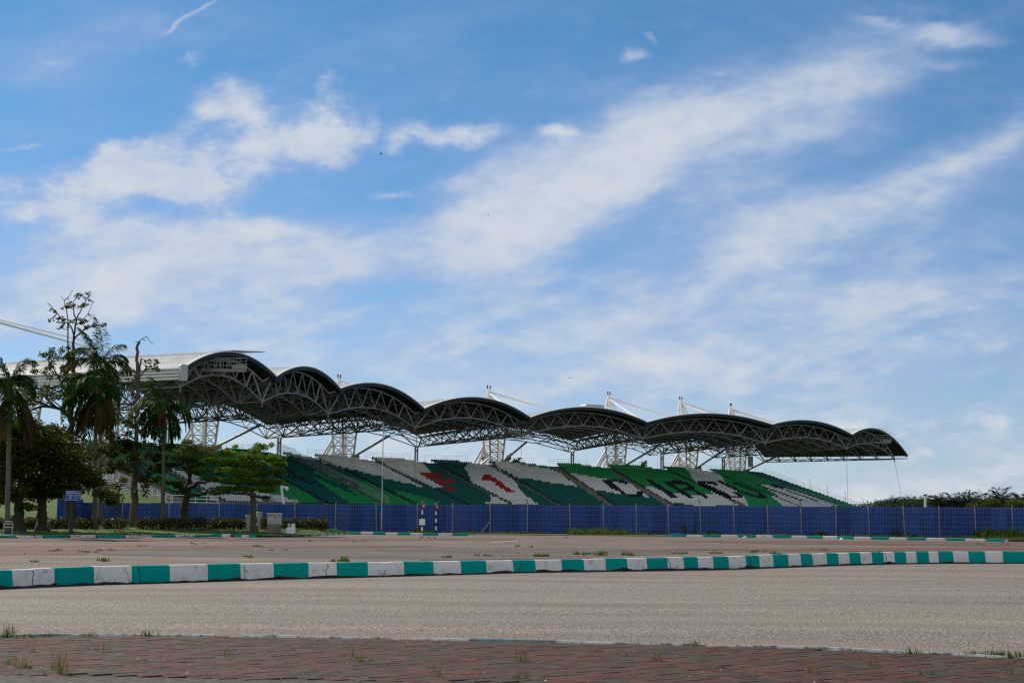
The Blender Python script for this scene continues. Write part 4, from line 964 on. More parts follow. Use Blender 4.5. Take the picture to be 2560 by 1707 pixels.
def small_kerb(pts_px, seg, h=.13, w=.16, z=0.0, cols=(0, 1), wob=.02, lens=None, seed=2):
    r = np.random.RandomState(seed); P = np.array([atz(x, y, z)[:2] for x, y in pts_px])
    L_ = np.linalg.norm(np.diff(P, axis=0), axis=1).sum(); n = max(2, int(L_ / seg)); m = MB()
    for k in range(n):
        a, b = along(P, [k / n, (k + 1) / n - .004]); d = b - a; c = .5 * (a + b); hh = h * r.uniform(.85, 1.1)
        m.box((c[0], c[1] + w / 2 + r.uniform(-wob, wob), z - .03), np.linalg.norm(d), w, hh + .03, math.atan2(d[1], d[0]) + r.uniform(-wob, wob), mi=cols[k % 2], bev=.02)
    return tag(m.build('kerb', [M_kt, M_kw]), kind='structure')
small_kerb(VK[:6], 1.35, h=.12, seed=3)
small_kerb([(655, 1341.5), (740, 1340.5), (810, 1338), (870, 1335)], .75, h=.09, seed=4)
small_kerb([(872, 1335.2), (960, 1336.5), (1055, 1338), (1170, 1339.2)], .85, h=.16, seed=5)
small_kerb([(1675, 1341), (1800, 1342.5), (2000, 1345), (2130, 1347.5), (2250, 1349.5), (2350, 1351), (2517, 1353.5)], 1.05, h=.15, seed=6)
for (x0, x1, y, k) in ((533, 575, 1341.6, 0), (586, 640, 1342.4, 1)):
    small_kerb([(x0, y), (x1, y + .4)], .36, h=.15, w=.2, seed=20 + k)
m = MB()
a, b = atz(2520, 1353.5, 0), atz(2900, 1357, 0); d = b - a
m.box((*(.5 * (a + b))[:2], -.03), np.linalg.norm(d), .18, .15, math.atan2(d[1], d[0]), bev=.02); tag(m.build('kerb', M_slab), kind='structure')
# strip of rough grass along the fence foot
m = MB(); gp = [fence_at(x) for x in range(860, 2900, 60)]
for i in range(len(gp) - 1):
    a, b = gp[i], gp[i + 1]; fw = 5.2 if i < 14 else 3.2
    m.add([(a[0], a[1] - fw, .03), (b[0], b[1] - fw, .03), (b[0], b[1] + .9, .06), (a[0], a[1] + .9, .06)], [[0, 1, 2, 3]])
M_rough = groundmat('rough_grass_soil', [(.3, (.06, .065, .025)), (.7, (.16, .14, .07))], 5, .5, (.8, .7, 1.3), bigs=(1, 1))
tag(m.build('grass_verge', M_rough), kind='structure')
rg = np.random.RandomState(21); cen = []
for px in np.arange(1020, 2560, 1.6):
    p = fence_at(px); dens = .5 + .5 * math.sin(px * .021) + .4 * math.sin(px * .0071 + 1)
    if rg.rand() < .25 + .5 * dens: cen.append((p[0], p[1] - rg.uniform(.3, 3.2), .03, rg.uniform(.06, .24), .3))
for px in np.arange(1418, 1560, 1.0): p = fence_at(px); cen.append((p[0], p[1] - rg.uniform(.5, 3.0), .03, rg.uniform(.25, .5), .35))
for px in np.arange(1040, 1075, 2.): p = fence_at(px); cen.append((p[0], p[1] - rg.uniform(.3, 2.0), .03, rg.uniform(.2, .45), .3))
for px in np.arange(2430, 2560, 1.0): p = fence_at(px); cen.append((p[0], p[1] - rg.uniform(.4, 1.6), .03, rg.uniform(.3, .7), .35))
blades('long_grass', cen, 0, M_grass, 12, .3, w=.02, seed=4)
cen = []
for k in range(1500):
    p = on_lawn(rg.uniform(0, 840), rg.uniform(1322, 1340)) if k % 3 == 0 and False else None
    break
for k in range(1800):
    i = rg.randint(0, 119); j = rg.randint(0, 8); q = H[j][i]; cen.append((q[0] + rg.uniform(-.3, .3), q[1] + rg.uniform(-.5, .5), q[2] - .01, rg.uniform(.05, .10), .4))
blades('lawn_grass', cen, 0, M_grass, 8, .3, w=.016, seed=5)
# weeds in the joints: plaza, kerb top, near island
cen = []
for (px, py, h, n) in ((255, 1402, .18, 3), (105, 1404, .14, 2), (150, 1377, .15, 3), (340, 1366, .12, 3), (490, 1359, .12, 3), (700, 1376, .12, 2), (790, 1353, .12, 2), (1070, 1343, .2, 3), (1308, 1366, .16, 3), (620, 1392, .12, 3), (850, 1402, .25, 4), (1210, 1390, .16, 3), (1500, 1387, .3, 5), (1460, 1386, .25, 5), (1560, 1388, .25, 4), (1350, 1390, .2, 4), (1120, 1392, .14, 4), (1410, 1343, .12, 2), (530, 1367, .1, 3), (900, 1353, .1, 3), (1700, 1384, .15, 5), (1800, 1382, .15, 5), (1900, 1379, .15, 5), (2050, 1374, .12, 4), (2440, 1361, .1, 4), (2520, 1360, .1, 4), (270, 1376, .12, 5), (220, 1380, .12, 5), (650, 1366, .12, 5), (1950, 1384, .2, 3)):
    for k in range(n): p = atz(px + rg.uniform(-22, 22), py + rg.uniform(-1.5, 1.5), 0); cen.append((p[0], p[1], 0, h * rg.uniform(.28, .55), .10))
blades('plaza_weeds', cen, 0, M_grass, 16, .1, w=.012, seed=6)
cen = []
for (px, py, h, n) in ((15, 1592, .30, 5), (60, 1593, .12, 3), (95, 1592, .1, 2), (130, 1590, .1, 2), (230, 1590, .12, 2), (370, 1589, .13, 6), (30, 1660, .12, 2), (60, 1670, .1, 2), (950, 1593, .09, 2), (1180, 1597, .07, 2), (1590, 1608, .09, 3), (1640, 1608, .10, 3), (1730, 1611, .12, 3), (1760, 1612, .1, 2), (2035, 1620, .08, 2), (2150, 1627, .09, 3), (2280, 1633, .14, 4), (2330, 1634, .09, 3), (2440, 1636, .12, 6), (2490, 1639, .15, 8), (2540, 1643, .15, 8), (1315, 1694, .12, 3), (2320, 1685, .12, 2), (893, 1653, .12, 2)):
    for k in range(n): p = atz(px + rg.uniform(-14, 14), py, 0); cen.append((p[0], p[1], -.01, h * rg.uniform(.22, .6), .07))
blades('island_weeds', cen, 0, M_grass, 11, .05, w=.0032, seed=7)
cen = []
for (px, py, h, n) in ((150, 1683, .24, 4), (140, 1672, .16, 3), (60, 1665, .16, 2), (1310, 1650, .16, 3), (1640, 1650, .12, 3), (2030, 1680, .14, 3), (1880, 1695, .12, 2), (2180, 1665, .12, 3), (880, 1640, .12, 2), (256, 1625, .14, 2), (75, 1630, .14, 2), (2530, 1685, .12, 2), (1100, 1690, .12, 2), (560, 1640, .1, 2)):
    for k in range(n): p = atz(px + rg.uniform(-12, 12), py, 0); cen.append((p[0], p[1], -.01, h * rg.uniform(.6, 1.1), .045))
blades('dry_weeds', cen, 0, M_dry, 9, .05, w=.0022, seed=8)
# grit, chips and dead leaves scattered over the ground
P = []; MIx = []
for k in range(300):
    if k < 110: px, py, z, s_ = rg.uniform(0, 2560), rg.uniform(1600, 1705), .006, rg.uniform(.003, .007)
    elif k < 200: px, py, z, s_ = rg.uniform(0, 2560), rg.uniform(1440, 1580), None, rg.uniform(.005, .013)
    else: px, py, z, s_ = rg.uniform(0, 2560), rg.uniform(1346, 1392), .01, rg.uniform(.008, .026)
    p = atz(px, py, z if z is not None else -.25)
    if z is None:
        for _ in range(3): p = atz(px, py, road_z(p) + .006)
    if k < 110 and p[1] > e_y(p[0]) - .1: continue
    if z == .01 and px > 1200 and py > 1384: continue
    a = rg.uniform(0, 3.14); u = np.array([math.cos(a), math.sin(a), rg.uniform(-.2, .3)]) * s_ * rg.uniform(1, 2.2); w_ = np.array([-math.sin(a), math.cos(a), rg.uniform(-.1, .3)]) * s_
    P.append([p - u - w_, p + u - w_, p + u + w_ + [0, 0, s_ * .5], p - u + w_ + [0, 0, s_ * .5]]); MIx.append(0 if rg.rand() < .35 else 1)
o = quads('litter', np.array(P), [mat('pale_chips', (.38, .36, .33), .9, .2, 4), mat('dead_leaf', (.05, .035, .022), .9, .3, 4)], None, None, MIx); o['kind'] = 'stuff'
M_post = mat('weathered_post', (.27, .25, .23), .8, .3, 5, dirt=(.06, .05, .04), dscale=3)
# ------------------------------------------------------------------ fence of blue sheets behind welded mesh
mat('rusty_iron', (.07, .05, .04), .8, .3, 6)
M_blue = [mat('blue_sheet', c, .5, spec=.15, var=.16, scale=1.2, stretch=(1, 1, .3), dirt=(.045, .06, .11), dscale=1.1, dlo=.52, dhi=.80) for c in ((.024, .078, .31), (.018, .062, .25), (.036, .092, .33))]
posts = [206, 310, 425, 551, 646, 741, 841, 944, 1046, 1133, 1228, 1320, 1427, 1510, 1592, 1672, 1752, 1835, 1919.5, 2003, 2088.5, 2171.6, 2259, 2346, 2437, 2528.6, 2625, 2725]
fo = fence_at(1300)
fr_ = thing('hoarding', (fo[0], fo[1], 0), 'long hoarding of blue corrugated sheets below the grandstand seats', 'hoarding')
wf = thing('mesh_fence', (fo[0], fo[1] - .25, 0), 'grey welded wire mesh fence on leaning steel posts before the blue hoarding', 'fence')
dirf = fd / np.linalg.norm(fd); nf = np.array([dirf[1], -dirf[0]])
def fence_h(px): return interp([(150, 1.92), (600, 1.90), (1300, 1.92), (2560, 1.95)], px)
def corr(p, q, h, z0, mi, name='sheet', parent=fr_, seed=0):
    r = np.random.RandomState(seed); L_ = np.linalg.norm(q - p); n = int(L_ / .235); d = (q - p) / L_; nv_ = np.array([d[1], -d[0]])
    if nv_[1] > 0: nv_ = -nv_
    m = MB(); pts = []
    for k in range(n):
        for f_, o_ in ((0, 0), (.30, 0), (.40, .055), (.72, .055), (.82, 0)): pts.append(((k + f_) * L_ / n, o_))
    pts.append((L_, 0)); lo = r.uniform(-.01, .012); lean = r.uniform(-.015, .015); cuts = {}
    for k in range(len(pts) - 1):
        (a, o1_), (b, o2_) = pts[k], pts[k + 1]
        sheet_i = int(a / .95); 
        if sheet_i not in cuts: cuts[sheet_i] = (r.uniform(-.012, .014), r.randint(0, 3), r.uniform(-.012, .012))
        dz, mm, oo = cuts[sheet_i]
        A0 = p + d * a + nv_ * (o1_ + oo); B0 = p + d * b + nv_ * (o2_ + oo)
        m.add([(*A0, z0), (*B0, z0), (*(B0 + nv_ * lean), h + dz), (*(A0 + nv_ * lean), h + dz)], [[0, 1, 2, 3]], mm)
    return m.build(name, M_blue, parent)
pp = [fence_at(p) for p in posts]
for i in range(len(posts) - 1): corr(pp[i], pp[i + 1], fence_h(posts[i]), .05, 0, seed=i)
pL = atY(143, 1300, 92)[:2]; corr(np.array(pL), pp[0], 2.15, .2, 0, seed=77)
for i in range(len(posts)):
    r = np.random.RandomState(i + 50); p = pp[i] + nf * .30; m = MB(); h = fence_h(posts[i]); lx = r.uniform(-.05, .03)
    m.tube([(p[0], p[1], 0), (p[0] + lx, p[1], h + .12)], .035, 6)
    po = m.build('post', M_post, wf)
    m = MB(); m.tube([(p[0] + lx, p[1], h + .08), (p[0] + lx - .10, p[1] - .12, h + .42)], .025, 5); m.build('barbed_arm', bpy.data.materials['rusty_iron'], po)
M_wire = mat('mesh_wire', (.22, .24, .27), .5, .1, 4)
for i in range(len(posts) - 1):
    r = np.random.RandomState(i + 90); a, b = pp[i] + nf * .27, pp[i + 1] + nf * .27; h = fence_h(posts[i]); m = MB(); n = int(np.linalg.norm(b - a) / .17)
    for k in range(1, n):
        p = a + (b - a) * k / n; m.tube([(p[0], p[1], .06), (p[0], p[1], h - .02)], .0055, 3, cap=False)
    for k in range(7):
        z = .12 + k * (h - .16) / 6; sag = r.uniform(-.012, .012); c = .5 * (a + b); m.tube([(*a, z), (c[0], c[1], z + sag), (*b, z)], .0045, 3, cap=False)
    m.build('wire_mesh', M_wire, wf)
m = MB()
for z in (2.08, 2.22):
    m.tube([(*(pp[i] + nf * (.36 + (z - 2) * .25)), z + (.03 if i % 2 else 0)) for i in range(len(pp))], .006, 3)
m.build('barbed_wire', M_dark, wf)
m = MB()
for i in (5, 6, 7, 8, 9, 10, 12, 15, 18):
    a = pp[i] + nf * .2; b = lerp(pp[i], pp[i + 1], .55) + nf * .12; m.tube([(*a, 1.05), (*b, .1)], .016, 4)
m.build('brace', bpy.data.materials['rusty_iron'], wf)
m = MB(); a = pp[10] + nf * .35; b = lerp(pp[9], pp[10], .80) + nf * .9; m.tube([(*lerp(pp[10], pp[9], .33) + nf * .0, .0)] if False else [(*b, .1), (*(lerp(pp[10], pp[9], .02) + nf * .33), .78)], .02, 5); m.build('brace', M_galv, wf)
# grassy bank far left, behind the trees
m = MB(); nb = 24; rb = np.random.RandomState(3)
xsb = np.linspace(-60, -24, nb)
for j in range(nb - 1):
    for k in range(8):
        def bp(jj, kk):
            x = xsb[jj]; y = 108 + kk * 5.5; f = min(1, (nb - 1 - jj) / 7.0); return (x - kk * .5, y, -.1 + f * 3.6 * (1 - math.cos(min(1, kk / 6) * math.pi)) / 2)
        m.add([bp(j, k), bp(j + 1, k), bp(j + 1, k + 1), bp(j, k + 1)], [[0, 1, 2, 3]])
tag(m.build('grass_bank', M_turf, smooth=True), kind='structure')

# ------------------------------------------------------------------ foliage builders
def leaf_cloud(name, clusters, m_, parent, size=.2, seed=1, flat=.5, asp=.55, shell=.35):
    """clusters: (centre, (rx, ry, rz), count); many small separate leaves"""
    r = np.random.RandomState(seed); P = []; T = []
    for c, rad, n in clusters:
        d = r.randn(n, 3); d /= np.linalg.norm(d, axis=1)[:, None]; q = (shell + (1 - shell) * r.rand(n)) ** .6 if False else r.rand(n) ** (1 / 2.2)
        lump = 1 + .22 * np.sin(d[:, 0] * 7 + c[0]) * np.cos(d[:, 1] * 6 + c[2]) + .12 * np.sin(d[:, 2] * 11)
        pos = np.asarray(c) + d * q[:, None] * lump[:, None] * np.asarray(rad)
        nrm = r.randn(n, 3) * np.array([1, 1, 1]); nrm[:, 2] += flat * 2.2 * np.sign(r.rand(n) - .05); nrm /= np.linalg.norm(nrm, axis=1)[:, None]
        a = np.cross(nrm, r.randn(n, 3)); a /= np.linalg.norm(a, axis=1)[:, None]; b = np.cross(nrm, a)
        s_ = size * r.uniform(.6, 1.25, n)[:, None]; a = a * s_ * .5; b = b * s_ * asp * .5; dr = np.array([0, 0, -1]) * s_ * .12
        P.append(np.stack([pos - a, pos - b * 1.0 - a * .1, pos + a + dr, pos + b - a * .1], 1)); base = r.rand(); T.append(np.clip(.30 + .4 * base + .35 * r.randn(n) * .6, 0, 1))
    return quads(name, np.concatenate(P), m_, parent, np.concatenate(T))
def limb(m, pts, r0_, r1_, n=7, wig=.0, seed=0):
    r = np.random.RandomState(seed); pts = [np.asarray(p, float) for p in pts]; out_ = []
    k = 4
    for i in range(len(pts) - 1):
        for j in range(k): t = j / k; out_.append(lerp(pts[i], pts[i + 1], t) + (r.randn(3) * wig if (i or j) else 0))
    out_.append(pts[-1]); m.tube(out_, list(np.linspace(r0_, r1_, len(out_))), n)
def trunk_flare(m, base, top, r0_, r1_, n=9, flare=1.6, seed=0, wig=.02, ndiv=10):
    r = np.random.RandomState(seed); pts = []; rr = []
    for k in range(ndiv + 1):
        t = k / ndiv; p = lerp(np.asarray(base, float), np.asarray(top, float), t) + (r.randn(3) * wig if 0 < k < ndiv else 0); pts.append(p)
        rr.append((r0_ + (r1_ - r0_) * t) * (1 + (flare - 1) * max(0, 1 - t * ndiv / 1.6) ** 2) * r.uniform(.95, 1.06))
    pts[0] = pts[0] - np.array([0, 0, .12]); m.tube(pts, rr, n)
def frond(P, T, D, base, az, elev, length, droop, nl=26, lw=.05, ll=.55, seed=0, sweep=(0, 0, 0), hang=.5, tone=.5, rach=None):
    r = np.random.RandomState(seed); d = np.array([math.cos(az) * math.cos(elev), math.sin(az) * math.cos(elev), math.sin(elev)]); p = np.asarray(base, float).copy(); pts = [p.copy()]
    N_ = 12
    for k in range(N_):
        t = (k + 1) / N_; d = d + np.array([0, 0, -droop * (.4 + t) / N_ * 1.6]) + np.asarray(sweep) / N_ * (.3 + t); d /= np.linalg.norm(d); p = p + d * length / N_; pts.append(p.copy())
    pts = np.array(pts)
    if rach is not None: rach.tube(list(pts), list(np.linspace(.035, .008, len(pts))), 4)
    side = np.cross(pts[-1] - pts[0], [0, 0, 1]); nrm = np.linalg.norm(side)
    side = side / nrm if nrm > 1e-3 else np.array([1, 0, 0])
    for k in range(nl):
        t = .12 + .88 * k / nl; q = np.array([np.interp(t * N_, np.arange(N_ + 1), pts[:, a]) for a in range(3)]); q2 = np.array([np.interp(min(N_, t * N_ + .5), np.arange(N_ + 1), pts[:, a]) for a in range(3)]); dd = q2 - q; dd = dd / (np.linalg.norm(dd) + 1e-6)
        Lk = ll * (math.sin(math.pi * (.12 + .80 * t)) ** .6) * r.uniform(.85, 1.15)
        for s_ in (-1, 1):
            v_ = side * s_ * r.uniform(.55, .9) + dd * r.uniform(.4, .8) + np.array([0, 0, -hang * r.uniform(.4, 1.3) + .15]) + np.asarray(sweep) * .35; v_ /= np.linalg.norm(v_)
            w_ = np.cross(v_, side * .3 + np.array([0, 0, 1.0]) + r.randn(3) * .35); w_ = w_ / (np.linalg.norm(w_) + 1e-6) * lw * .5
            m1 = q + v_ * Lk * .5; e_ = q + v_ * Lk * .95 + np.array([0, 0, -hang * Lk * .28])
            P.append([q - w_ * .5, q + w_ * .5, m1 + w_, m1 - w_]); P.append([m1 - w_, m1 + w_, e_ + w_ * .15, e_ - w_ * .15]); tt = np.clip(tone + r.randn() * .22, 0, 1); T += [tt, tt]; D += [0, 0]
def palm(name, label, base, crown, tr, fronds, grp=None, shaft=True, dead=(), mat_=None, ll=.55, lw=.06, nl=26, fruit=None, cat='palm tree', bark=None):
    t = thing(name, base, label, cat, grp)
    m = MB(); trunk_flare(m, base, crown, tr * 1.15, tr * .75, 9, 1.5, seed=int(abs(base[0] * 100)) % 999, wig=.012, ndiv=12); m.build('trunk', bark or M_trunk, t, smooth=True)
    if shaft:
        m = MB(); c = np.asarray(crown); m.tube([c - [0, 0, .1], c + [0, 0, .35], c + [0, 0, .8]], [tr * .95, tr * .9, tr * .4], 8); m.build('crown_shaft', mat_sh, t, smooth=True)
    P = []; T = []; D = []; rc = MB()
    c = np.asarray(crown) + np.array([0, 0, .7 if shaft else .1])
    for k, (az, el, L_, dr, sw, tn) in enumerate(fronds): frond(P, T, D, c, az, el, L_, dr, nl, lw, ll, seed=k + 17, sweep=sw, tone=tn, rach=rc, hang=.65)
    cr = quads('crown', np.array(P), mat_ or M_palm, t, T); rc.build('frond_stalk', mat_sh, cr)
    if dead:
        P = []; T = []; D = []
        for k, (az, el, L_, dr, sw, tn) in enumerate(dead): frond(P, T, D, c - [0, 0, .35], az, el, L_, dr, nl, lw, ll, seed=k + 170, sweep=sw, tone=tn, hang=.8)
        quads('dry_fronds', np.array(P), M_palmd, t, T)
    if fruit is not None:
        r = np.random.RandomState(4); m = MB()
        for k in range(260):
            a = r.rand() ** .5; q = np.asarray(fruit) + np.array([r.randn() * .16, r.randn() * .14, -r.rand() * .75 + .1]); s_ = .028
            m.lathe(q - [0, 0, s_], [(s_ * .4, 0), (s_, s_), (s_ * .4, 2 * s_)], 5)
        for k in range(26): m.tube([np.asarray(fruit) + [r.randn() * .03, r.randn() * .03, .35], np.asarray(fruit) + [r.randn() * .2, r.randn() * .18, -r.rand() * .6]], .010, 3)
        m.build('fruit_cluster', mat('red_fruit', (.26, .035, .015), .6, .3, 8), t)
    return t
mat_sh = mat('palm_stalk', (.09, .11, .035), .6, .2, 4)
def W_(px, py, Y): return atY(px, py, Y)
def fronds_of(arcs, hang, seed, sw):
    r = np.random.RandomState(seed); o = []
    for (az, el, L_, dr) in arcs:
        for q in range(2): o.append((az + r.uniform(-.35, .35), el + r.uniform(-.12, .12), L_ * r.uniform(.88, 1.08), dr * r.uniform(.85, 1.2), np.asarray(sw) * r.uniform(.4, 1.3), .45 + r.uniform(-.25, .25)))
    for k in range(hang): o.append((k * 2.4 + r.uniform(-.4, .4), r.uniform(-1.0, -.1), r.uniform(1.7, 2.3), r.uniform(1.2, 2.2), np.asarray(sw) * r.uniform(.3, 1.0), .3 + r.uniform(-.2, .2)))
    return o
# ------------------------------------------------------------------ the trees of the verge
YT = 84.0
def base_on(px, py): return on_lawn(px, py)
def fro(n, seed, spread, Lm, drm, sweep, el0=(-.1, 1.2), tone=.45):
    r = np.random.RandomState(seed); out_ = []
    for k in range(n):
        t = k / n; out_.append((k * 2.39996 + r.uniform(-.3, .3), el0[1] + (el0[0] - el0[1]) * t + r.uniform(-.1, .1), Lm * r.uniform(.85, 1.12), drm * r.uniform(.8, 1.2), np.asarray(sweep) * r.uniform(.6, 1.3), tone + r.uniform(-.2, .2)))
    return out_
wind = np.array([-.75, .1, -.1])
b = base_on(18, 1332); palm('palm_tree', 'slim palm cut by the left edge of the photo, lone tall trunk', b, W_(26, 1000, b[1]), .115, fronds_of([(3.1, 1.25, 2.4, 1.1), (2.8, .8, 2.2, 1.6), (0, 1.35, 1.7, 1.3), (.3, .9, 1.5, 2.0), (4.7, .9, 1.7, 2.2), (1.5, 1.1, 1.8, 1.8)], 4, 3, (.1, 0, 0)), None, dead=fro(4, 33, 1, 2.6, 2.2, (0, 0, 0), (-.6, -.2)), ll=.75, lw=.045, nl=60)
b = base_on(237, 1322); palm('palm_tree', 'tall palm with a broad shaggy wind-blown crown, left trunk of the pair', b, W_(240, 1005, b[1]), .125, fronds_of([(3.1, 1.15, 2.7, 1.9), (2.7, .9, 2.6, 2.0), (3.6, .7, 2.6, 2.0), (3.2, .35, 2.4, 1.6), (4.6, 1.1, 2.4, 2.2), (.4, 1.0, 2.0, 2.4), (1.6, 1.2, 2.4, 2.0)], 9, 5, (-.45, .1, -.1)), 'two palms side by side', dead=fro(8, 35, 1, 2.3, 2.2, (-.3, 0, -.2), (-.7, 0.1)), ll=.8, lw=.045, nl=66)
b = base_on(251, 1314); b2 = b + np.array([0, .8, 0]); palm('palm_tree', 'palm with upright spear fronds, right trunk of the pair', b, W_(250, 945, b[1]), .125, fronds_of([(1.6, 1.53, 2.9, .25), (3.0, 1.38, 2.8, .5), (2.9, 1.15, 2.9, 1.3), (3.2, .9, 2.8, 1.7), (.2, 1.2, 2.3, 1.4), (0, .8, 2.3, 1.8), (-.5, .5, 2.1, 1.8), (4.6, 1.0, 2.4, 2.0)], 8, 7, (-.2, .1, 0)), 'two palms side by side', dead=fro(6, 37, 1, 2.2, 2.2, (.2, 0, -.2), (-.7, 0.1)), ll=.8, lw=.045, nl=66)
b = base_on(407, 1322); cpt = W_(410, 1050, b[1]); palm('palm_tree', 'shorter palm with a red fruit bunch hanging under its crown', b, cpt, .11, fronds_of([(2.9, 1.3, 2.3, .9), (3.1, 1.0, 2.4, 1.7), (3.5, .7, 2.3, 1.9), (2.6, .5, 2.2, 1.8), (0, 1.0, 2.3, 2.5), (.3, .7, 2.2, 2.6), (4.7, 1.0, 2.2, 2.3), (1.6, 1.1, 2.2, 2.0)], 8, 9, (-.22, 0, -.12)), None, fruit=cpt + np.array([-.05, -.5, .15]), ll=.75, lw=.042, nl=64)

def broad_tree(name, label, base, trunk_top, tr, limbs, clusters, leaf, bark, size=.2, seed=1, group=None, flare=1.7, flat=.6, twigs=None):
    t = thing(name, base, label, 'tree', group); m = MB()
    trunk_flare(m, base, trunk_top, tr, tr * .72, 10, flare, seed=seed, wig=tr * .12)
    for k, (pts, ra, rb_) in enumerate(limbs): limb(m, pts, ra, rb_, 7, ra * .25, seed + k)
    if seed in (51, 53):
        nodes = np.array([q for pts, a_, b_ in limbs for q in [lerp(np.asarray(pts[k]), np.asarray(pts[k + 1]), f) for k in range(len(pts) - 1) for f in (.3, .65, 1)]]); rt = np.random.RandomState(seed)
        for c_, rad_, n_ in clusters:
            q = nodes[np.argmin(np.linalg.norm(nodes - c_, axis=1))]; d_ = np.linalg.norm(q - c_)
            if d_ < 2.2: m.tube([q, lerp(q, c_, .5) + rt.randn(3) * .08, c_ + rt.randn(3) * .1], [.022, .014, .005], 4)
    m.build('trunk', bark, t, smooth=True)
    leaf_cloud('crown', clusters, leaf, t, size, seed, flat)
    return t
def cl(px, py, rx, ry, Y, n, rz=None, dy=0.0):
    """cluster with photo-sized radii at distance Y"""
    k = Y / F; return (W_(px, py, Y) + np.array([0, dy, 0]), (rx * k, rx * k * .8, ry * k), n)
DENS = 1.75
def spread_cl(spec, Y, seed, dens=1.0):
    dens = dens * .62 if seed in (51, 53) else dens
    r = np.random.RandomState(seed); out_ = []
    for (px, py, rx, ry, n) in spec:
        if seed in (51, 53):
            for q in range(5): out_.append(cl(px + r.uniform(-1.05, 1.05) * rx, py + r.uniform(-1.0, 1.0) * ry, rx * .42, ry * .5, Y + r.uniform(-1.0, 1.0), max(5, int(n * dens * DENS / 5))))
            continue
        for q in range(3): out_.append(cl(px + r.uniform(-.35, .35) * rx, py + r.uniform(-.3, .3) * ry, rx * .75, ry * .8, Y + r.uniform(-1.8, 1.8), int(n * dens * DENS / 3)))
    return out_
# two dark spreading trees far left
for (bx_, by_, lab, spec, sd) in ((47, 1326, 'dark spreading tree with layered foliage, standing right of the leftmost palm trunk', [(20, 1070, 70, 26, 900), (70, 1062, 60, 22, 800), (-30, 1110, 80, 35, 900), (40, 1120, 80, 35, 1200), (60, 1170, 75, 34, 1100), (0, 1190, 80, 34, 1000), (40, 1225, 70, 22, 800), (0, 1250, 60, 18, 500), (70, 1265, 30, 12, 250), (10, 1150, 60, 40, 1200), (-20, 1215, 60, 40, 900), (20, 1180, 50, 40, 900), (40, 1085, 75, 26, 1100), (-10, 1095, 60, 30, 900), (90, 1110, 60, 40, 1100), (60, 1140, 80, 50, 1500)], 41),
                                  (105, 1325, 'dark spreading tree beside the blue sign, forked low on its trunk', [(130, 1075, 45, 20, 700), (150, 1110, 60, 28, 900), (185, 1140, 60, 26, 900), (110, 1150, 70, 34, 1100), (205, 1175, 50, 24, 700), (150, 1190, 75, 30, 1100), (225, 1205, 45, 20, 500), (180, 1225, 70, 20, 800), (110, 1235, 60, 20, 600), (260, 1235, 45, 14, 400), (270, 1255, 35, 12, 260), (140, 1150, 60, 40, 1000), (100, 1200, 60, 30, 900), (170, 1180, 60, 36, 900), (60, 1085, 60, 24, 700)], 43)):
    b = base_on(bx_, by_); Y = b[1]
    lim = [([W_(bx_, 1255, Y), W_(bx_ - 25, 1215, Y - .5), W_(bx_ - 60, 1180, Y - 1)], .18, .05), ([W_(bx_, 1255, Y), W_(bx_ + 20, 1210, Y + .5), W_(bx_ + 60, 1170, Y + 1)], .18, .05), ([W_(bx_, 1250, Y), W_(bx_ + 4, 1190, Y), W_(bx_ - 4, 1110, Y)], .2, .06)]
    broad_tree('shade_tree', lab, b, W_(bx_, 1250, Y), .30, lim, spread_cl(spec, Y, sd), M_leafd, M_darkbark, .17, sd)
# tall thin-topped tree behind them
b = base_on(178, 1322); Y = b[1] + 2; b = W_(178, 1318, Y); b[2] = .3
lim = [([W_(178, 1120, Y), W_(176, 1060, Y), W_(180, 1000, Y), W_(183, 940, Y), W_(185, 870, Y), W_(186, 830, Y)], .20, .055),
 ([W_(186, 835, Y), W_(190, 800, Y), W_(184, 780, Y), W_(183, 755, Y), W_(196, 735, Y)], .055, .014), ([W_(189, 800, Y), W_(203, 775, Y), W_(215, 750, Y), W_(228, 733, Y)], .042, .010), ([W_(187, 815, Y), W_(205, 803, Y), W_(220, 785, Y), W_(232, 755, Y)], .035, .010),
 ([W_(186, 840, Y), W_(177, 815, Y), W_(155, 800, Y), W_(137, 775, Y), W_(128, 765, Y), W_(117, 757, Y)], .045, .010), ([W_(170, 870, Y), W_(170, 800, Y), W_(165, 770, Y), W_(160, 750, Y), W_(152, 740, Y)], .042, .009), ([W_(160, 752, Y), W_(172, 742, Y), W_(182, 725, Y)], .03, .01),
 ([W_(170, 1000, Y), W_(169, 930, Y), W_(170, 870, Y)], .07, .045), ([W_(187, 845, Y), W_(210, 825, Y), W_(235, 815, Y), W_(258, 810, Y)], .05, .012),
 ([W_(176, 1045, Y), W_(150, 1020, Y), W_(110, 1015, Y), W_(75, 1025, Y), W_(55, 1035, Y)], .12, .03), ([W_(120, 1015, Y), W_(85, 1000, Y), W_(55, 1005, Y), W_(40, 1010, Y)], .08, .02), ([W_(140, 1018, Y), W_(110, 990, Y), W_(70, 975, Y)], .08, .02), ([W_(178, 1000, Y), W_(150, 950, Y), W_(120, 900, Y)], .08, .02), ([W_(178, 1090, Y), W_(210, 1060, Y), W_(260, 1035, Y), W_(300, 1030, Y)], .12, .03), ([W_(180, 1060, Y), W_(205, 1000, Y), W_(235, 960, Y)], .08, .02)]
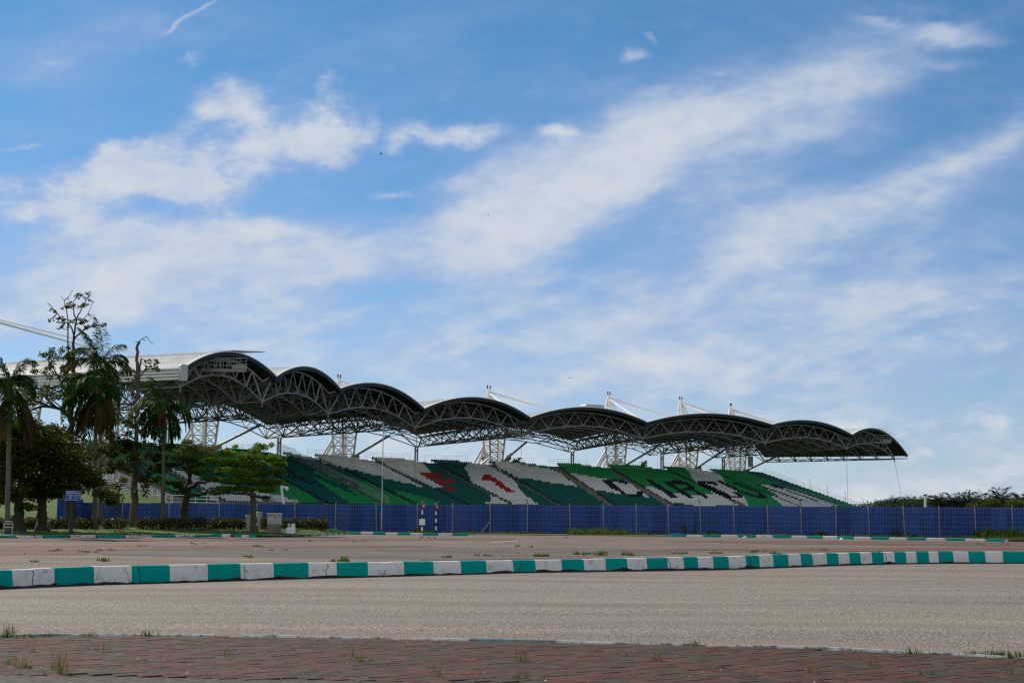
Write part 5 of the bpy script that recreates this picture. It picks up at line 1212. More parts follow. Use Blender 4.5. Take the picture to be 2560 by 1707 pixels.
spec = [(165, 772, 14, 9, 60), (178, 763, 10, 9, 45), (196, 768, 18, 9, 70), (205, 742, 14, 5, 35), (222, 735, 8, 5, 25), (133, 778, 8, 8, 40), (150, 795, 14, 7, 60), (128, 803, 8, 4, 25), (160, 812, 14, 7, 55), (180, 805, 10, 7, 40), (207, 798, 12, 5, 45), (220, 808, 16, 8, 75), (238, 797, 6, 4, 20), (205, 822, 14, 7, 50), (240, 812, 10, 4, 30), (258, 812, 8, 4, 25), (200, 735, 8, 4, 20), (152, 820, 8, 5, 25), (225, 755, 6, 6, 20),
 (125, 890, 26, 18, 260), (110, 920, 26, 16, 220), (145, 905, 28, 24, 300), (135, 930, 30, 18, 250), (165, 890, 20, 20, 220), (175, 930, 30, 24, 280), (90, 985, 40, 12, 240), (60, 1000, 30, 10, 180), (110, 1000, 40, 12, 240), (140, 975, 30, 18, 260), (185, 1050, 22, 40, 420), (165, 1075, 20, 30, 260), (195, 1100, 20, 25, 260), (215, 1000, 30, 24, 260), (230, 1060, 30, 14, 200), (275, 1035, 34, 16, 240), (300, 1060, 30, 16, 200), (60, 970, 26, 9, 110)]
broad_tree('tall_tree', 'tall tree with a nearly bare open top, thick dark trunk behind the blue sign', b, W_(178, 1120, Y), .33, lim, spread_cl(spec, Y, 51), M_leafo, M_darkbark, .15, 51, flat=.3)
# broken bare trunk
b = base_on(335, 1318); Y = b[1]
lim = [([W_(337, 1190, Y), W_(341, 1100, Y), W_(343, 1000, Y), W_(343, 920, Y), W_(342, 880, Y), W_(344, 862, Y), W_(347, 853, Y)], .145, .065), ([W_(348, 1000, Y), W_(350, 920, Y), W_(352, 900, Y), W_(355, 896, Y)], .06, .045), ([W_(347, 854, Y), W_(356, 847, Y), W_(364, 841, Y), W_(371, 846, Y), W_(376, 855, Y), W_(385, 860, Y)], .03, .012), ([W_(347, 854, Y), W_(337, 855, Y)], .03, .012), ([W_(356, 848, Y), W_(367, 852, Y)], .02, .01), ([W_(352, 940, Y), W_(362, 925, Y), W_(385, 918, Y), W_(395, 915, Y)], .05, .015), ([W_(345, 935, Y), W_(325, 920, Y), W_(310, 915, Y)], .04, .012), ([W_(342, 1100, Y), W_(315, 1085, Y), W_(285, 1095, Y)], .06, .02), ([W_(340, 1160, Y), W_(370, 1130, Y), W_(395, 1115, Y)], .06, .02)]
spec = [(380, 905, 16, 8, 75), (392, 918, 8, 8, 40), (370, 918, 14, 6, 55), (320, 922, 12, 6, 45), (300, 930, 14, 8, 60), (330, 945, 12, 8, 35), (296, 950, 16, 12, 60), (310, 965, 14, 8, 40), (290, 1090, 40, 24, 620), (320, 1110, 30, 20, 420), (270, 1120, 34, 20, 520), (300, 1140, 38, 18, 560), (285, 1165, 40, 16, 420), (330, 1075, 30, 18, 320), (275, 1060, 34, 20, 360), (360, 1120, 26, 20, 220), (385, 1110, 26, 14, 200), (345, 1150, 30, 14, 200), (300, 1170, 40, 10, 320), (375, 1185, 30, 22, 520), (385, 1150, 26, 20, 380), (265, 1150, 30, 14, 160), (360, 1225, 24, 14, 160)]
broad_tree('broken_tree', 'bare broken trunk with one crooked dead twig on top', b, W_(337, 1190, Y), .25, lim, spread_cl(spec, Y, 53), M_leafo, M_bark, .18, 53, flat=.3, flare=1.5)
# two flat-topped trees at the middle
b = base_on(454, 1319); Y = b[1]
lim = [([W_(466, 1228, Y), W_(440, 1212, Y - .6), W_(412, 1202, Y - 1), W_(390, 1190, Y - 1.2)], .20, .07), ([W_(464, 1230, Y), W_(473, 1205, Y + .3), W_(476, 1180, Y + .5), W_(470, 1150, Y)], .17, .06), ([W_(466, 1235, Y), W_(482, 1215, Y - .4), W_(500, 1207, Y - .8), W_(525, 1204, Y - 1)], .15, .05), ([W_(468, 1240, Y), W_(495, 1235, Y - .6), W_(520, 1230, Y - .8), W_(555, 1228, Y - .9)], .14, .04), ([W_(462, 1232, Y), W_(435, 1226, Y), W_(405, 1222, Y)], .08, .02), ([W_(474, 1190, Y), W_(455, 1165, Y), W_(430, 1140, Y)], .07, .02)]
spec = [(420, 1118, 36, 10, 420), (470, 1122, 48, 14, 700), (520, 1125, 36, 14, 420), (400, 1140, 34, 12, 420), (450, 1145, 50, 13, 700), (500, 1148, 50, 12, 600), (540, 1150, 28, 14, 320), (425, 1163, 40, 9, 420), (480, 1166, 30, 9, 320), (400, 1178, 24, 7, 180), (445, 1206, 22, 8, 160), (490, 1180, 30, 8, 220), (385, 1200, 24, 9, 200), (470, 1105, 20, 8, 120)]
broad_tree('flat_crowned_tree', 'low flat-crowned tree forking above the hedge, right of the red-fruited palm', b, W_(466, 1238, Y), .27, lim, spread_cl(spec, Y, 55, 1.25), M_leafo, M_darkbark, .14, 55, flat=.8, flare=1.4)
b = base_on(636, 1328); Y = b[1]
lim = [([W_(632, 1245, Y), W_(625, 1200, Y), W_(632, 1150, Y), W_(640, 1115, Y)], .15, .03), ([W_(632, 1235, Y), W_(600, 1232, Y - .6), W_(560, 1230, Y - 1), W_(520, 1222, Y - 1.2)], .10, .025), ([W_(633, 1238, Y), W_(655, 1243, Y - .5), W_(676, 1250, Y - .8), W_(688, 1248, Y - .8)], .07, .015), ([W_(632, 1225, Y), W_(670, 1200, Y - .6), W_(695, 1165, Y - .8)], .08, .02), ([W_(630, 1215, Y), W_(590, 1190, Y + .6), W_(540, 1175, Y + 1)], .09, .02), ([W_(631, 1190, Y), W_(660, 1160, Y + .6), W_(690, 1140, Y + .9)], .07, .02), ([W_(634, 1150, Y), W_(648, 1125, Y), W_(662, 1108, Y)], .04, .015)]
spec = [(655, 1115, 24, 12, 190), (680, 1112, 10, 7, 45), (640, 1125, 20, 12, 160), (590, 1116, 10, 6, 45), (560, 1130, 30, 11, 380), (620, 1140, 55, 13, 850), (680, 1143, 34, 12, 420), (520, 1150, 32, 10, 380), (570, 1155, 50, 12, 760), (640, 1160, 60, 13, 950), (695, 1160, 24, 10, 260), (505, 1172, 26, 8, 240), (560, 1176, 55, 11, 760), (630, 1182, 60, 13, 900), (690, 1180, 30, 13, 420), (535, 1196, 40, 8, 420), (600, 1200, 55, 11, 760), (665, 1204, 45, 13, 640), (560, 1220, 40, 9, 420), (610, 1222, 48, 9, 560), (670, 1225, 30, 8, 260), (545, 1231, 30, 6, 220), (670, 1243, 22, 5, 110), (700, 1205, 18, 8, 120)]
broad_tree('flat_crowned_tree', 'bright green flat-crowned tree in front of the grey cabinets', b, W_(632, 1245, Y), .20, lim, spread_cl(spec, Y, 57, 1.5), M_leaf, M_bark, .13, 57, flat=.8, flare=1.5)
b = base_on(294, 1312); Y = b[1]
broad_tree('sapling', 'slender sapling with thin trunk between the pair of palms and the broken trunk', b, W_(297, 1240, Y), .07, [([W_(297, 1240, Y), W_(300, 1215, Y), W_(308, 1195, Y)], .05, .015), ([W_(297, 1235, Y), W_(285, 1210, Y)], .04, .012)], spread_cl([(295, 1215, 18, 14, 130), (310, 1200, 16, 10, 90), (280, 1235, 16, 10, 80)], Y, 59), M_leafd, M_darkbark, .17, 59)
# clipped hedge in lengths
for k, (x0, x1, lab) in enumerate(((-60, 36, 'clipped hedge at the left edge behind the leftmost palm'), (54, 100, 'clipped hedge between the two dark tree trunks'), (118, 172, 'clipped hedge left of the sign post'), (183, 246, 'clipped hedge behind the pair of palms'), (255, 318, 'clipped hedge around the sapling'), (342, 402, 'clipped hedge right of the broken trunk'), (410, 516, 'clipped hedge behind the forked flat-crowned tree'), (523, 612, 'clipped hedge left of the grey cabinets'), (652, 668, 'narrow piece of hedge between the grey cabinets'), (701, 818, 'clipped hedge right of the cabinets, ending in front of blue sheets'))):
    c = on_lawn((x0 + x1) / 2, 1324); Y = c[1] + 1.0; rh = np.random.RandomState(k + 60); specs = []; n = max(1, int((x1 - x0) / 22))
    for q in range(n):
        xx = x0 + (q + .5) * (x1 - x0) / n; hh = rh.uniform(15, 19)
        cc = cl(xx, 1308 + rh.uniform(-1, 3), (x1 - x0) / n * .72, hh, Y, 520); specs.append((cc[0], (cc[1][0], .55, cc[1][2]), cc[2]))
    t = thing('hedge', (c[0], Y, lawn_z(c[0], Y)), lab, 'hedge', 'clipped hedges under the trees')
    m = MB()
    for q in range(n * 4):
        xx = x0 + (q + .5) * (x1 - x0) / (n * 4); p = W_(xx, 1322, Y); m.tube([(p[0], Y + rh.uniform(-.2, .2), .1), (p[0] + rh.uniform(-.1, .1), Y, .9)], [.025, .01], 5)
    m.build('stem', M_darkbark, t); leaf_cloud('foliage', specs, M_hedge, t, .13, k + 60, .2)

# ------------------------------------------------------------------ things on the verge
def text_mesh(name, body, size, loc, rotm, m_, parent, ext=.002):
    cu_ = bpy.data.curves.new(name, 'FONT'); cu_.body = body; cu_.size = size; cu_.align_x = 'CENTER'; cu_.align_y = 'CENTER'; cu_.extrude = ext; cu_.space_line = .95
    cu_.materials.append(m_); tmp_ = bpy.data.objects.new('tmp', cu_); COL.objects.link(tmp_); bpy.context.view_layer.update()
    me_ = bpy.data.meshes.new_from_object(tmp_.evaluated_get(bpy.context.evaluated_depsgraph_get())); bpy.data.objects.remove(tmp_); me_.name = name
    if not me_.materials: me_.materials.append(m_)
    o = link(name, me_, parent)
    M = Matrix(rotm).to_4x4(); M.translation = Vector([float(q) for q in (np.asarray(loc) - np.array(ABS[parent.name]))]); o.matrix_basis = M; return o
M_sblue = mat('sign_blue', (.02, .065, .40), .4, .06, 3); M_swhite = mat('sign_white', (.7, .7, .7), .5, .05, 3)
b = base_on(177, 1333); Y = b[1]
t = thing('smoking_area_sign', b, 'two-faced blue sign with white words on a dark post under the trees', 'sign')
m = MB(); m.tube([b - [0, 0, .1], (b[0], b[1], W_(177, 1250, Y)[2])], .09, 8); m.box((b[0], b[1] + .02, W_(177, 1249, Y)[2]), .22, .1, .08); m.build('post', M_dark, t)
def sign_face(p0, p1, zt, zb, body, size):
    p0 = np.asarray(p0); p1 = np.asarray(p1); d = p1 - p0; Lx = np.linalg.norm(d); d /= Lx; n = np.array([d[1], -d[0]])
    rz = math.atan2(d[1], d[0]); c = .5 * (p0 + p1)
    m = MB(); m.box((*c, zb), Lx, .05, zt - zb, rz, bev=.006); f = m.build('sign_panel', M_sblue, t)
    m = MB(); q = c + n * .030
    for (dx, dz, sx, sz) in ((0, (zt - zb) - .035, Lx - .04, .014), (0, .01, Lx - .04, .014), (-Lx / 2 + .02, .01, .014, zt - zb - .02), (Lx / 2 - .02, .01, .014, zt - zb - .02)):
        m.box((*(q + d * dx), zb + dz), sx, .008, sz, rz)
    m.build('border', M_swhite, f)
    R_ = ((d[0], 0, n[0]), (d[1], 0, n[1]), (0, 1, 0))
    loc = np.array([*(c + n * .034), .5 * (zt + zb)])
    o = text_mesh('lettering', body, size, loc, R_, M_swhite, f)
    sc_ = (Lx * .80) / max(.01, len(max(body.split('\n'), key=len)) * size * .62); o.scale = (sc_, 1, 1)
ABS_sign = None
zt, zb = W_(177, 1226, Y)[2], W_(177, 1250.5, Y)[2]
pl_, pm_, pr_ = W_(165, 1240, Y)[:2], W_(189.5, 1240, Y - .25)[:2], W_(200.5, 1240, Y + .75)[:2]
sign_face(pl_, pm_, zt, zb, 'DESIGNATED\nSMOKING\nAREA', .125); sign_face(pm_, pr_, zt, zb, 'DESIGNATED\nSMOKING\nAREA', .125)
def no_entry(px, yt, yb, lab, board):
    b = atz(px, yb, 0); Y = b[1]; t = thing('no_entry_sign', b, lab, 'road sign', 'no entry signs by the far kerb'); h = W_(px, yt, Y)[2]
    m = MB(); w = MB(); n = 8; hh = h - .1
    for k in range(n): (m if k % 2 == 0 else w).tube([(b[0], b[1], hh * k / n - (.1 if k == 0 else 0)), (b[0], b[1], hh * (k + 1) / n)], .048, 10)
    p = m.build('post', mat('black_post_paint', (.012, .012, .013), .5, .2, 4), t); w.build('white_band', M_swhite, p)
    ax = np.array([.972, -.235, 0]); c = np.array([b[0], b[1], h - .34]) + ax * .06
    m = MB(); m.lathe(c - ax * .012, [(.29, 0), (.30, .012), (.29, .024)], 28, axis=ax); d = m.build('disc', mat('sign_red', (.30, .018, .02), .45, .08, 3), t)
    m = MB(); tv_ = np.array([-ax[1], ax[0], 0]); m.box(c + ax * .017 - np.array([0, 0, .05]), 0, 0, 0, ax=(tv_, ax, np.array([0, 0, 1]))) if False else m.box(c + ax * .018 - np.array([0, 0, .05]), .42, .008, .10, ax=(tv_, ax, np.array([0, 0, 1.0]))); m.build('white_bar', M_swhite, d)
    m = MB(); m.lathe(c - ax * .03, [(.285, 0), (.30, .014)], 28, axis=ax); m.build('back_plate', M_dark, d)
    if board:
        m = MB(); m.box((b[0] - .0, b[1] - .06, W_(px, 1312, Y)[2]), .36, .02, .36, bev=.004); m.build('notice_board', M_swhite, t)
    return t
no_entry(1055, 1249, 1337.5, 'no entry sign on a banded pole with a white board low down', True)
no_entry(1089.5, 1254, 1334, 'no entry sign on a banded pole without a board', False)
p = fence_at(957) + np.array([0, -.9]); b = np.array([p[0], p[1], 0]); t = thing('flagpole', b, 'tall thin pale flagpole in front of the blue hoarding', 'flagpole'); m = MB(); tp_ = W_(958.5, 1064, p[1])
m.tube([b, lerp(b, tp_, .5), tp_], [.042, .036, .026], 10); m.lathe(tp_, [(.03, 0), (.06, .03), (.06, .08), (.02, .11)], 8); po = m.build('pole', M_galv, t)
m = MB(); m.box(b - [0, 0, .05], .4, .4, .2, bev=.03); m.build('base', M_slab, t)
# electrical cabinets
M_cab = mat('grey_cabinet_paint', (.42, .43, .42), .5, .08, 3, dirt=(.22, .20, .16), dscale=2, dlo=.55, dhi=.8)
M_ped = mat('mossy_concrete', (.20, .165, .135), .9, .25, 4, bump=.4, dirt=(.07, .06, .045), dscale=2, dlo=.5, dhi=.75)
def cabinet(px, py, wpx, ypt, lab, ped=0.0, rz=0.0, depth=.45, marks=False):
    b = base_on(px, py); Y = b[1]; k = Y / F; wdt = wpx * k; h = (py - ypt) * k; t = thing('electrical_cabinet', b, lab, 'cabinet', 'electrical cabinets on the lawn')
    if ped:
        m = MB(); m.box(b - [0, 0, .1], wdt * .96, depth * .95, ped * h + .1, rz, bev=.03); m.build('plinth', M_ped, t)
    z0 = b[2] + ped * h
    m = MB(); m.box((b[0], b[1], z0), wdt, depth, h * (1 - ped) - .05, rz, bev=.015); m.build('case', M_cab, t)
    m = MB(); m.box((b[0], b[1], b[2] + h - .05), wdt * 1.1, depth * 1.15, .08, rz, bev=.03); m.build('lid', M_cab, t)
    X = np.array([math.cos(rz), math.sin(rz), 0]); Yv = np.array([math.sin(rz), -math.cos(rz), 0]); fc = np.array([b[0], b[1], z0]) + Yv * (depth / 2)
    m = MB()
    for (dx, z1, sx, sz) in ((0, .06, wdt * .86, .012), (0, h * (1 - ped) - .14, wdt * .86, .012)): m.box(fc + X * dx + [0, 0, z1], sx, .012, sz, rz)
    for s in (-1, 1): m.box(fc + X * s * wdt * .43 + [0, 0, .06], .012, .012, h * (1 - ped) - .2, rz)
    d = m.build('door_seam', M_dark, t); m = MB(); m.box(fc + X * wdt * .30 + [0, 0, h * (1 - ped) * .5], .04, .05, .14, rz, bev=.008); m.build('handle', M_dark, t)
    if marks:
        sx_ = np.array([b[0], b[1], z0]) + X * (wdt / 2 + .004); m = MB()
        for (dy_, dz, sy, sz) in ((-.10, .35, .10, .02), (-.10, .42, .02, .12), (-.02, .38, .02, .10), (.07, .36, .12, .02), (.07, .42, .04, .08)): m.box(sx_ - Yv * dy_ + [0, 0, dz], .006, sy, sz, rz)
        m.build('warning_mark', mat('red_mark', (.35, .03, .03), .5, .1, 3), t)
    return t
cabinet(624, 1322.5, 17, 1289, 'grey electrical cabinet left of the bright tree trunk, reaching the lawn', rz=-.1)
cabinet(648, 1320, 12, 1281, 'narrow grey electrical cabinet right of the bright tree trunk', rz=.25, depth=.4)
cabinet(685, 1331, 27, 1283.5, 'grey electrical cabinet raised on a concrete plinth', ped=.44, rz=-.28, depth=.62, marks=True)
b = base_on(727, 1331); k = b[1] / F; t = thing('meter_box', b, 'low white utility block with two small boxes on top', 'utility box')
m = MB(); m.box(b - [0, 0, .05], 22 * k, .4, 12 * k + .05, .1, bev=.02); m.build('base', M_swhite, t)
m = MB(); m.box(b + [-4 * k - .02, 0, 12 * k], 6.5 * k, .2, 11 * k, .1, bev=.01); m.build('box', M_cab, t); m = MB(); m.lathe(b + [5.2 * k, 0, 12.0 * k], [(5 * k, 0), (5.3 * k, .02), (5.3 * k, 9 * k), (4.6 * k, 10 * k)], 14); m.build('drum', M_swhite, t)
b = np.array([*fence_at(703), 0]) + np.array([0, 3.0, 0]); Y = b[1]; t = thing('camera_pole', b, 'white pole with a dome camera on a curved arm behind the hoarding', 'camera pole'); top = W_(703, 1213, Y); k = Y / F
m = MB(); m.tube([b, top], .075, 10); m.build('pole', M_swhite, t); m = MB(); m.tube([top + [0, 0, -4 * k], top + [6 * k, 0, -3 * k], top + [12 * k, 0, -4 * k], top + [14.5 * k, 0, -7 * k]], .035, 8); m.build('arm', M_swhite, t)
m = MB(); m.lathe(top + [14.5 * k, 0, -13 * k], [(.02, 0), (.09, .04), (.12, .12), (.12, .22), (.05, .27)], 12); m.build('dome_camera', M_swhite, t)
m = MB(); m.lathe(top + [5.0 * k, -.1, -7.5 * k], [(.10, 0), (.11, .05), (.11, .24), (.06, .28)], 12); m.build('junction_box', M_swhite, t)
# barrier racks at the left edge
for (px, lab) in ((19, 'small white tubular rack standing on the lawn edge by the leftmost palm'),):
    b = on_lawn(px, 1341.5); k = b[1] / F; h = 38 * k; w = 10.5 * k; t = thing('metal_rack', b, lab, 'rack'); m = MB()
    m.tube([b + [-w, 0, -.1], b + [-w, 0, h - .06], b + [-w + .06, 0, h], b + [w - .06, 0, h], b + [w, 0, h - .06], b + [w, 0, -.1]], .018, 7); m.build('frame', M_galv, t)
    for z in (.84, .62, .13): q = MB(); q.tube([b + [-w, 0, h * z], b + [w, 0, h * z]], .013, 6); q.build('rung', M_galv, t)
# small stones and stumps on the lawn
for (px, py, s_, lab) in ((596, 1331, .14, 'brown stump on the lawn left of the cabinets'), (273, 1320, .32, 'flat pale stone slab lying in the tree shade')):
    b = base_on(px, py); r = np.random.RandomState(int(px)); m = MB(); n = 9; m.lathe(b - [0, 0, .05], [(s_ * 1.1, 0), (s_, .1), (s_ * .85, .16 if px > 400 else .11), (s_ * .4, .18 if px > 400 else .12)], n)
    m.v = [tuple(np.asarray(v) + r.randn(3) * .012) for v in m.v]; o = m.build('stump' if px > 400 else 'stone', M_ped if px > 400 else M_slab, origin=b); tag(o, lab, 'stump' if px > 400 else 'stone')
b = np.array([*fence_at(841), 0]) + np.array([0, -1.2, .12]); m = MB(); m.lathe(b - [0, 0, .05], [(.26, 0), (.27, .12), (.20, .2), (.05, .23)], 12); o = m.build('post_footing', M_kt, origin=b); tag(o, 'teal painted concrete footing at the foot of a fence post', 'footing')
for px, py, lab in ((1862, 1343, 'pale stone on the far kerb at the middle right'), (2104, 1347.5, 'small pale stone beside the far kerb further right')):
    b = atz(px, py, .12); r = np.random.RandomState(int(px)); m = MB(); m.lathe(b - [0, 0, .05], [(.09, 0), (.11, .04), (.08, .09), (.03, .11)], 8); m.v = [tuple(np.asarray(v) + r.randn(3) * .02) for v in m.v]; o = m.build('stone', M_swhite, origin=b); tag(o, lab, 'stone')
# shrubs and climbers at the fence
for k, (px, wpx, hpx, n, lab, fl) in enumerate(((1785, 22, 14, 420, 'low leafy shrub at the foot of the blue sheets, right of the climbers', 1), (2040, 30, 13, 420, 'broad weedy shrub before the far kerb under the hoarding', 1), (2238, 10, 26, 180, 'upright weed with pale leaves against the blue sheets', 2), (2475, 45, 26, 900, 'large overgrown bush at the right end of the far kerb', 1), (1737, 5, 58, 170, 'taller climber creeping up the wire mesh', 3), (1712, 6, 26, 120, 'shorter climber left of the taller one on the wire mesh', 3), (2270, 26, 10, 300, 'low weed patch by the mesh fence right of the upright weed', 1), (1050, 12, 12, 200, 'small weed clump beside the first no entry sign', 1), (2180, 22, 10, 260, 'low weed patch by the mesh fence left of the upright weed', 1))):
    p = fence_at(px) + nf * (.55 if fl != 3 else .33); kx_ = p[1] / F; b = np.array([p[0], p[1], .04]); t = thing('climber' if fl == 3 else 'shrub', b, lab, 'climber' if fl == 3 else 'shrub'); r = np.random.RandomState(k + 5); m = MB()
    cs_ = []
    for q in range(6 if fl != 3 else 9):
        f_ = r.uniform(-1, 1); hz = hpx * kx_ * ((1 - f_ * f_ * .6) * r.uniform(.4, 1) if fl != 3 else (q + .5) / 9)
        e = b + np.array([f_ * wpx * kx_ * (1 if fl != 3 else .5), r.uniform(-.2, .2) if fl != 3 else 0, hz]); m.tube([b + [f_ * wpx * kx_ * .5, 0, -.05], lerp(b, e, .5) + r.randn(3) * .03, e], [.014, .01, .005], 4)
        cs_.append((e - [0, 0, hz * .3] if fl != 3 else e, (wpx * kx_ * .38, .3 if fl != 3 else .06, max(.10, hz * .42) if fl != 3 else .12), n // (6 if fl != 3 else 9)))
    m.build('stem', M_darkbark, t); leaf_cloud('foliage', cs_, M_leaf if fl != 2 else M_hedge, t, .10, k + 70, .2)
# floodlight mast beyond the right end
Y = 190.0; b = np.array([*W_(2313, 1290, Y)[:2], -.6]); top = W_(2313, 1239, Y); k = Y / F; t = thing('floodlight_mast', b, 'white floodlight mast with two side arms before the palms', 'floodlight mast')
m = MB(); m.tube([b, top], [.2, .16], 10); m.build('pole', M_swhite, t)
for s in (-1, 1):
    m = MB(); m.tube([top + [0, 0, -4 * k], top + [s * 20 * k, -.2, -6 * k]], .07, 6); m.build('arm', M_swhite, t)
    m = MB(); m.box(top + [s * 17 * k, -.2, -8.2 * k], 8 * k, .4, 1.3 * k, s * .15, bev=.02); m.build('lamp_head', M_swhite, t)
m = MB(); m.box(top + [0, 0, 1 * k], 9 * k, .4, 3 * k, .1, bev=.04); m.tube([top, top + [0, 0, 1.2 * k]], .12, 6); m.build('top_lamp_head', M_fascia, t)
# ------------------------------------------------------------------ oil palms on the right and trees behind the stand
def oil_palm_mesh(seed, n=30, Lf=3.3):
    r = np.random.RandomState(seed); P = []; T = []; D = []
    for k in range(n):
        t = k / n; frond(P, T, D, (0, 0, 0), k * 2.39996 + r.uniform(-.3, .3), 1.45 - 1.55 * t + r.uniform(-.12, .12), Lf * r.uniform(.85, 1.1), .95 * r.uniform(.8, 1.2), 22, .15, .95, seed=seed * 50 + k, tone=.35 + .3 * (1 - t), hang=.5)
    o = quads('crown', np.array(P), M_oil, None, T); me = o.data; bpy.data.objects.remove(o); return me
oil_me = [oil_palm_mesh(s) for s in (1, 2, 3, 4)]
m = MB(); m.tube([(0, 0, -12), (0, 0, -6), (0, 0, 0)], [.32, .27, .30], 8); tmp = m.build('trunk', M_darkbark); trunk_me = tmp.data; bpy.data.objects.remove(tmp)
ro_ = np.random.RandomState(77); PX = [(2560, 1230, 250, 1.15), (2500, 1218, 262, 1.1), (2535, 1240, 240, 1.05), (2455, 1234, 285, 1.0), (2420, 1226, 300, 1.15), (2385, 1232, 300, 1.05), (2352, 1236, 300, 1.1), (2440, 1250, 260, 1.0), (2480, 1252, 250, 1.0), (2590, 1235, 250, 1.2)]
for x in range(2186, 2345, 10): PX.append((x + ro_.uniform(-3, 3), interp([(2180, 1256), (2210, 1248), (2250, 1243), (2345, 1239)], x) + ro_.uniform(-2, 2), ro_.uniform(420, 520), ro_.uniform(.9, 1.1)))
for x in range(2200, 2560, 14): PX.append((x + ro_.uniform(-4, 4), interp([(2180, 1262), (2260, 1254), (2400, 1250), (2560, 1248)], x) + ro_.uniform(-2, 3), ro_.uniform(330, 400), ro_.uniform(.95, 1.2)))
for x in (2140, 2152, 2160, 2172): PX.append((x, 1259 + ro_.uniform(-1, 1.5), 540, .9))
LB = {0: 'large dark oil palm cut by the right edge of the photo', 1: 'tallest oil palm, rising above the grove at the far right'}
for k, (px, py, Y, s_) in enumerate(PX):
    top = W_(px, py + 2.6 * s_ * F / Y, Y)
    t = thing('oil_palm', (top[0], top[1], -.6), LB.get(k, 'oil palm with arching dark fronds in the grove beyond the hoarding'), 'palm tree', 'oil palms of the grove')
    o = link('crown', oil_me[k % 4], t, (0, 0, top[2] + .6)); o.scale = (s_,) * 3; o.rotation_euler = (0, 0, ro_.uniform(0, 6.28))
    o = link('trunk', trunk_me, t, (0, 0, top[2] + .6)); o.scale = (s_,) * 3
P = []; T = []; D = []     # the mass of the grove behind and below
cs_ = []
for x in range(2150, 2700, 7):
    yb_ = interp([(2150, 1266), (2200, 1256), (2260, 1252), (2400, 1250), (2700, 1246)], x); c = W_(x, yb_ + 12, ro_.uniform(400, 600)); cs_.append((c, (2.6, 3, 2.2), 130))
o = leaf_cloud('distant_grove', cs_, M_oil, None, .8, 9, .2); o['kind'] = 'stuff'
for (px, py, w, h, Y, lab) in ((2478, 1258, 22, 14, 225, 'round green bushy tree in front of the oil palms'), (2540, 1262, 26, 14, 215, 'bushy tree low at the right edge before the oil palms'), (2430, 1266, 14, 8, 230, 'small bushy tree left of the round one before the oil palms')):
    b = np.array([*W_(px, 1290, Y)[:2], -.6]); broad_tree('bushy_tree', lab, b, W_(px, py + 4, Y), .2, [([W_(px, py + 4, Y), W_(px + w * .3, py - 3, Y)], .1, .04)], [cl(px, py, w, h, Y, 900), cl(px + w * .3, py + 3, w * .7, h * .8, Y - 1, 400)], M_leafo, M_darkbark, .35, int(px), flat=.3)
for k, (px, py, w, h, lab) in enumerate(((1212, 1140, 14, 9, 'dark round treetop behind the stand beside the third tower'), (1272, 1140, 9, 12, 'thin treetop with two tufts behind the back railing'), (1292, 1148, 14, 8, 'low dark treetop behind the back row'), (1545, 1150, 14, 9, 'treetop behind the base of a lattice tower'), (1610, 1156, 10, 10, 'bright palm-like treetop behind the back railing'), (1698, 1164, 12, 9, 'dark treetop behind the back row near a column'), (505, 1108, 7, 12, 'thin treetop behind the stand above the flat-crowned tree'))):
    Y = 345.0; b = np.array([*W_(px, 1290, Y)[:2], -.6]); broad_tree('background_tree', lab, b, W_(px, py + h, Y), .22, [([W_(px, py + h, Y), W_(px + 2, py, Y)], .12, .04)], [cl(px, py + 4, w * .8, h * .7, Y, 150), cl(px - w * .4, py + h * .6, w * .5, h * .5, Y, 70), cl(px + w * .5, py - h * .3, w * .3, h * .35, Y, 50)], M_leafd, M_darkbark, .42, 80 + k, flat=.2)
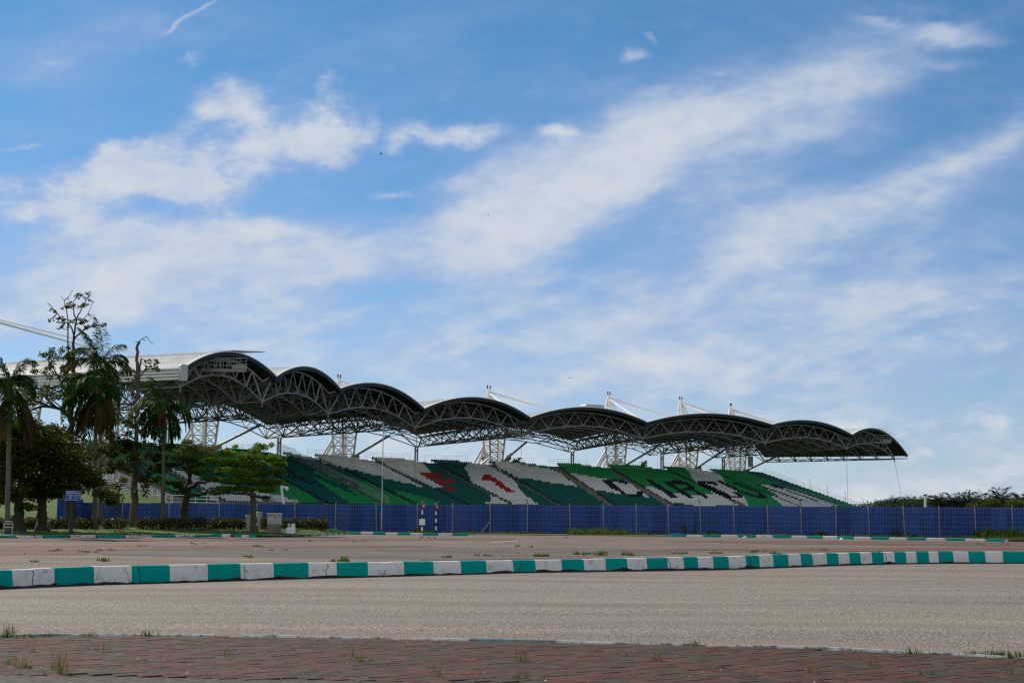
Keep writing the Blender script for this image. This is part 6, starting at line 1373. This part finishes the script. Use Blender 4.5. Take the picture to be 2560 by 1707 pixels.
# ------------------------------------------------------------------ in the sky: an airliner and two birds
c = W_(1425, 944.5, 1500.); t = thing('airliner', c, 'tiny white airliner flying level above the roof', 'airplane'); Ls = 11 * 1500 / F
m = MB(); d = np.array([1, 0, 0.02]); m.tube([c - d * Ls / 2, c - d * Ls * .44, c - d * Ls * .3, c + d * Ls * .35, c + d * Ls / 2], [.05, .2, .26, .26, .06], 8); m.build('fuselage', M_swhite, t)
m = MB(); 
for s in (-1, 1): m.add([c + [-.4, 0, -.1], c + [.5, 0, -.1], c + [.9, s * 2.2, .15], c + [.6, s * 2.2, .15], c + [-.4, 0, -.18], c + [.5, 0, -.18]], [[0, 1, 2, 3], [4, 3, 2, 5], [0, 3, 4], [1, 5, 2]])
m.build('wing', M_cab, t); m = MB(); m.add([c + d * Ls * .36, c + d * Ls * .5, c + d * Ls * .54 + [0, 0, .75], c + d * Ls * .46 + [0, 0, .75], c + d * Ls * .36 + [0, .08, 0], c + d * Ls * .5 + [0, .08, 0]], [[0, 1, 2, 3], [4, 3, 2, 5], [0, 3, 4], [1, 5, 2]]); m.build('tail_fin', M_fascia, t)
for (px, py, s_, lab, rot) in ((953, 386, .55, 'dark bird flying below the middle cloud, wings spread', .6), (1221, 538, .32, 'tiny distant bird above the centre of the stand', -.3)):
    c = W_(px, py, 150.); t = thing('bird', c, lab, 'bird', 'birds in the sky'); m = MB(); dx = np.array([math.cos(rot), .2, math.sin(rot)]); m.tube([c - dx * s_ * .3, c - dx * s_ * .1, c + dx * s_ * .12, c + dx * s_ * .35], [.01, .06 * s_ * 1.5, .05 * s_ * 1.5, .005], 7); bd = m.build('body', M_dark, t)
    m = MB()
    for sd in (-1, 1): w_ = np.array([.1 * sd, sd * .75, .28]) * s_; m.add([c - dx * s_ * .08, c + dx * s_ * .1, c + dx * .06 * s_ + w_ * .55 + [0, 0, .06 * s_], c - dx * s_ * .1 + w_ * .5, c + w_ + [0, 0, -.08 * s_], c - dx * .04 * s_ + [0, 0, -.012]], [[0, 1, 2, 3], [3, 2, 4], [5, 3, 2]])
    m.build('wing', M_dark, t)
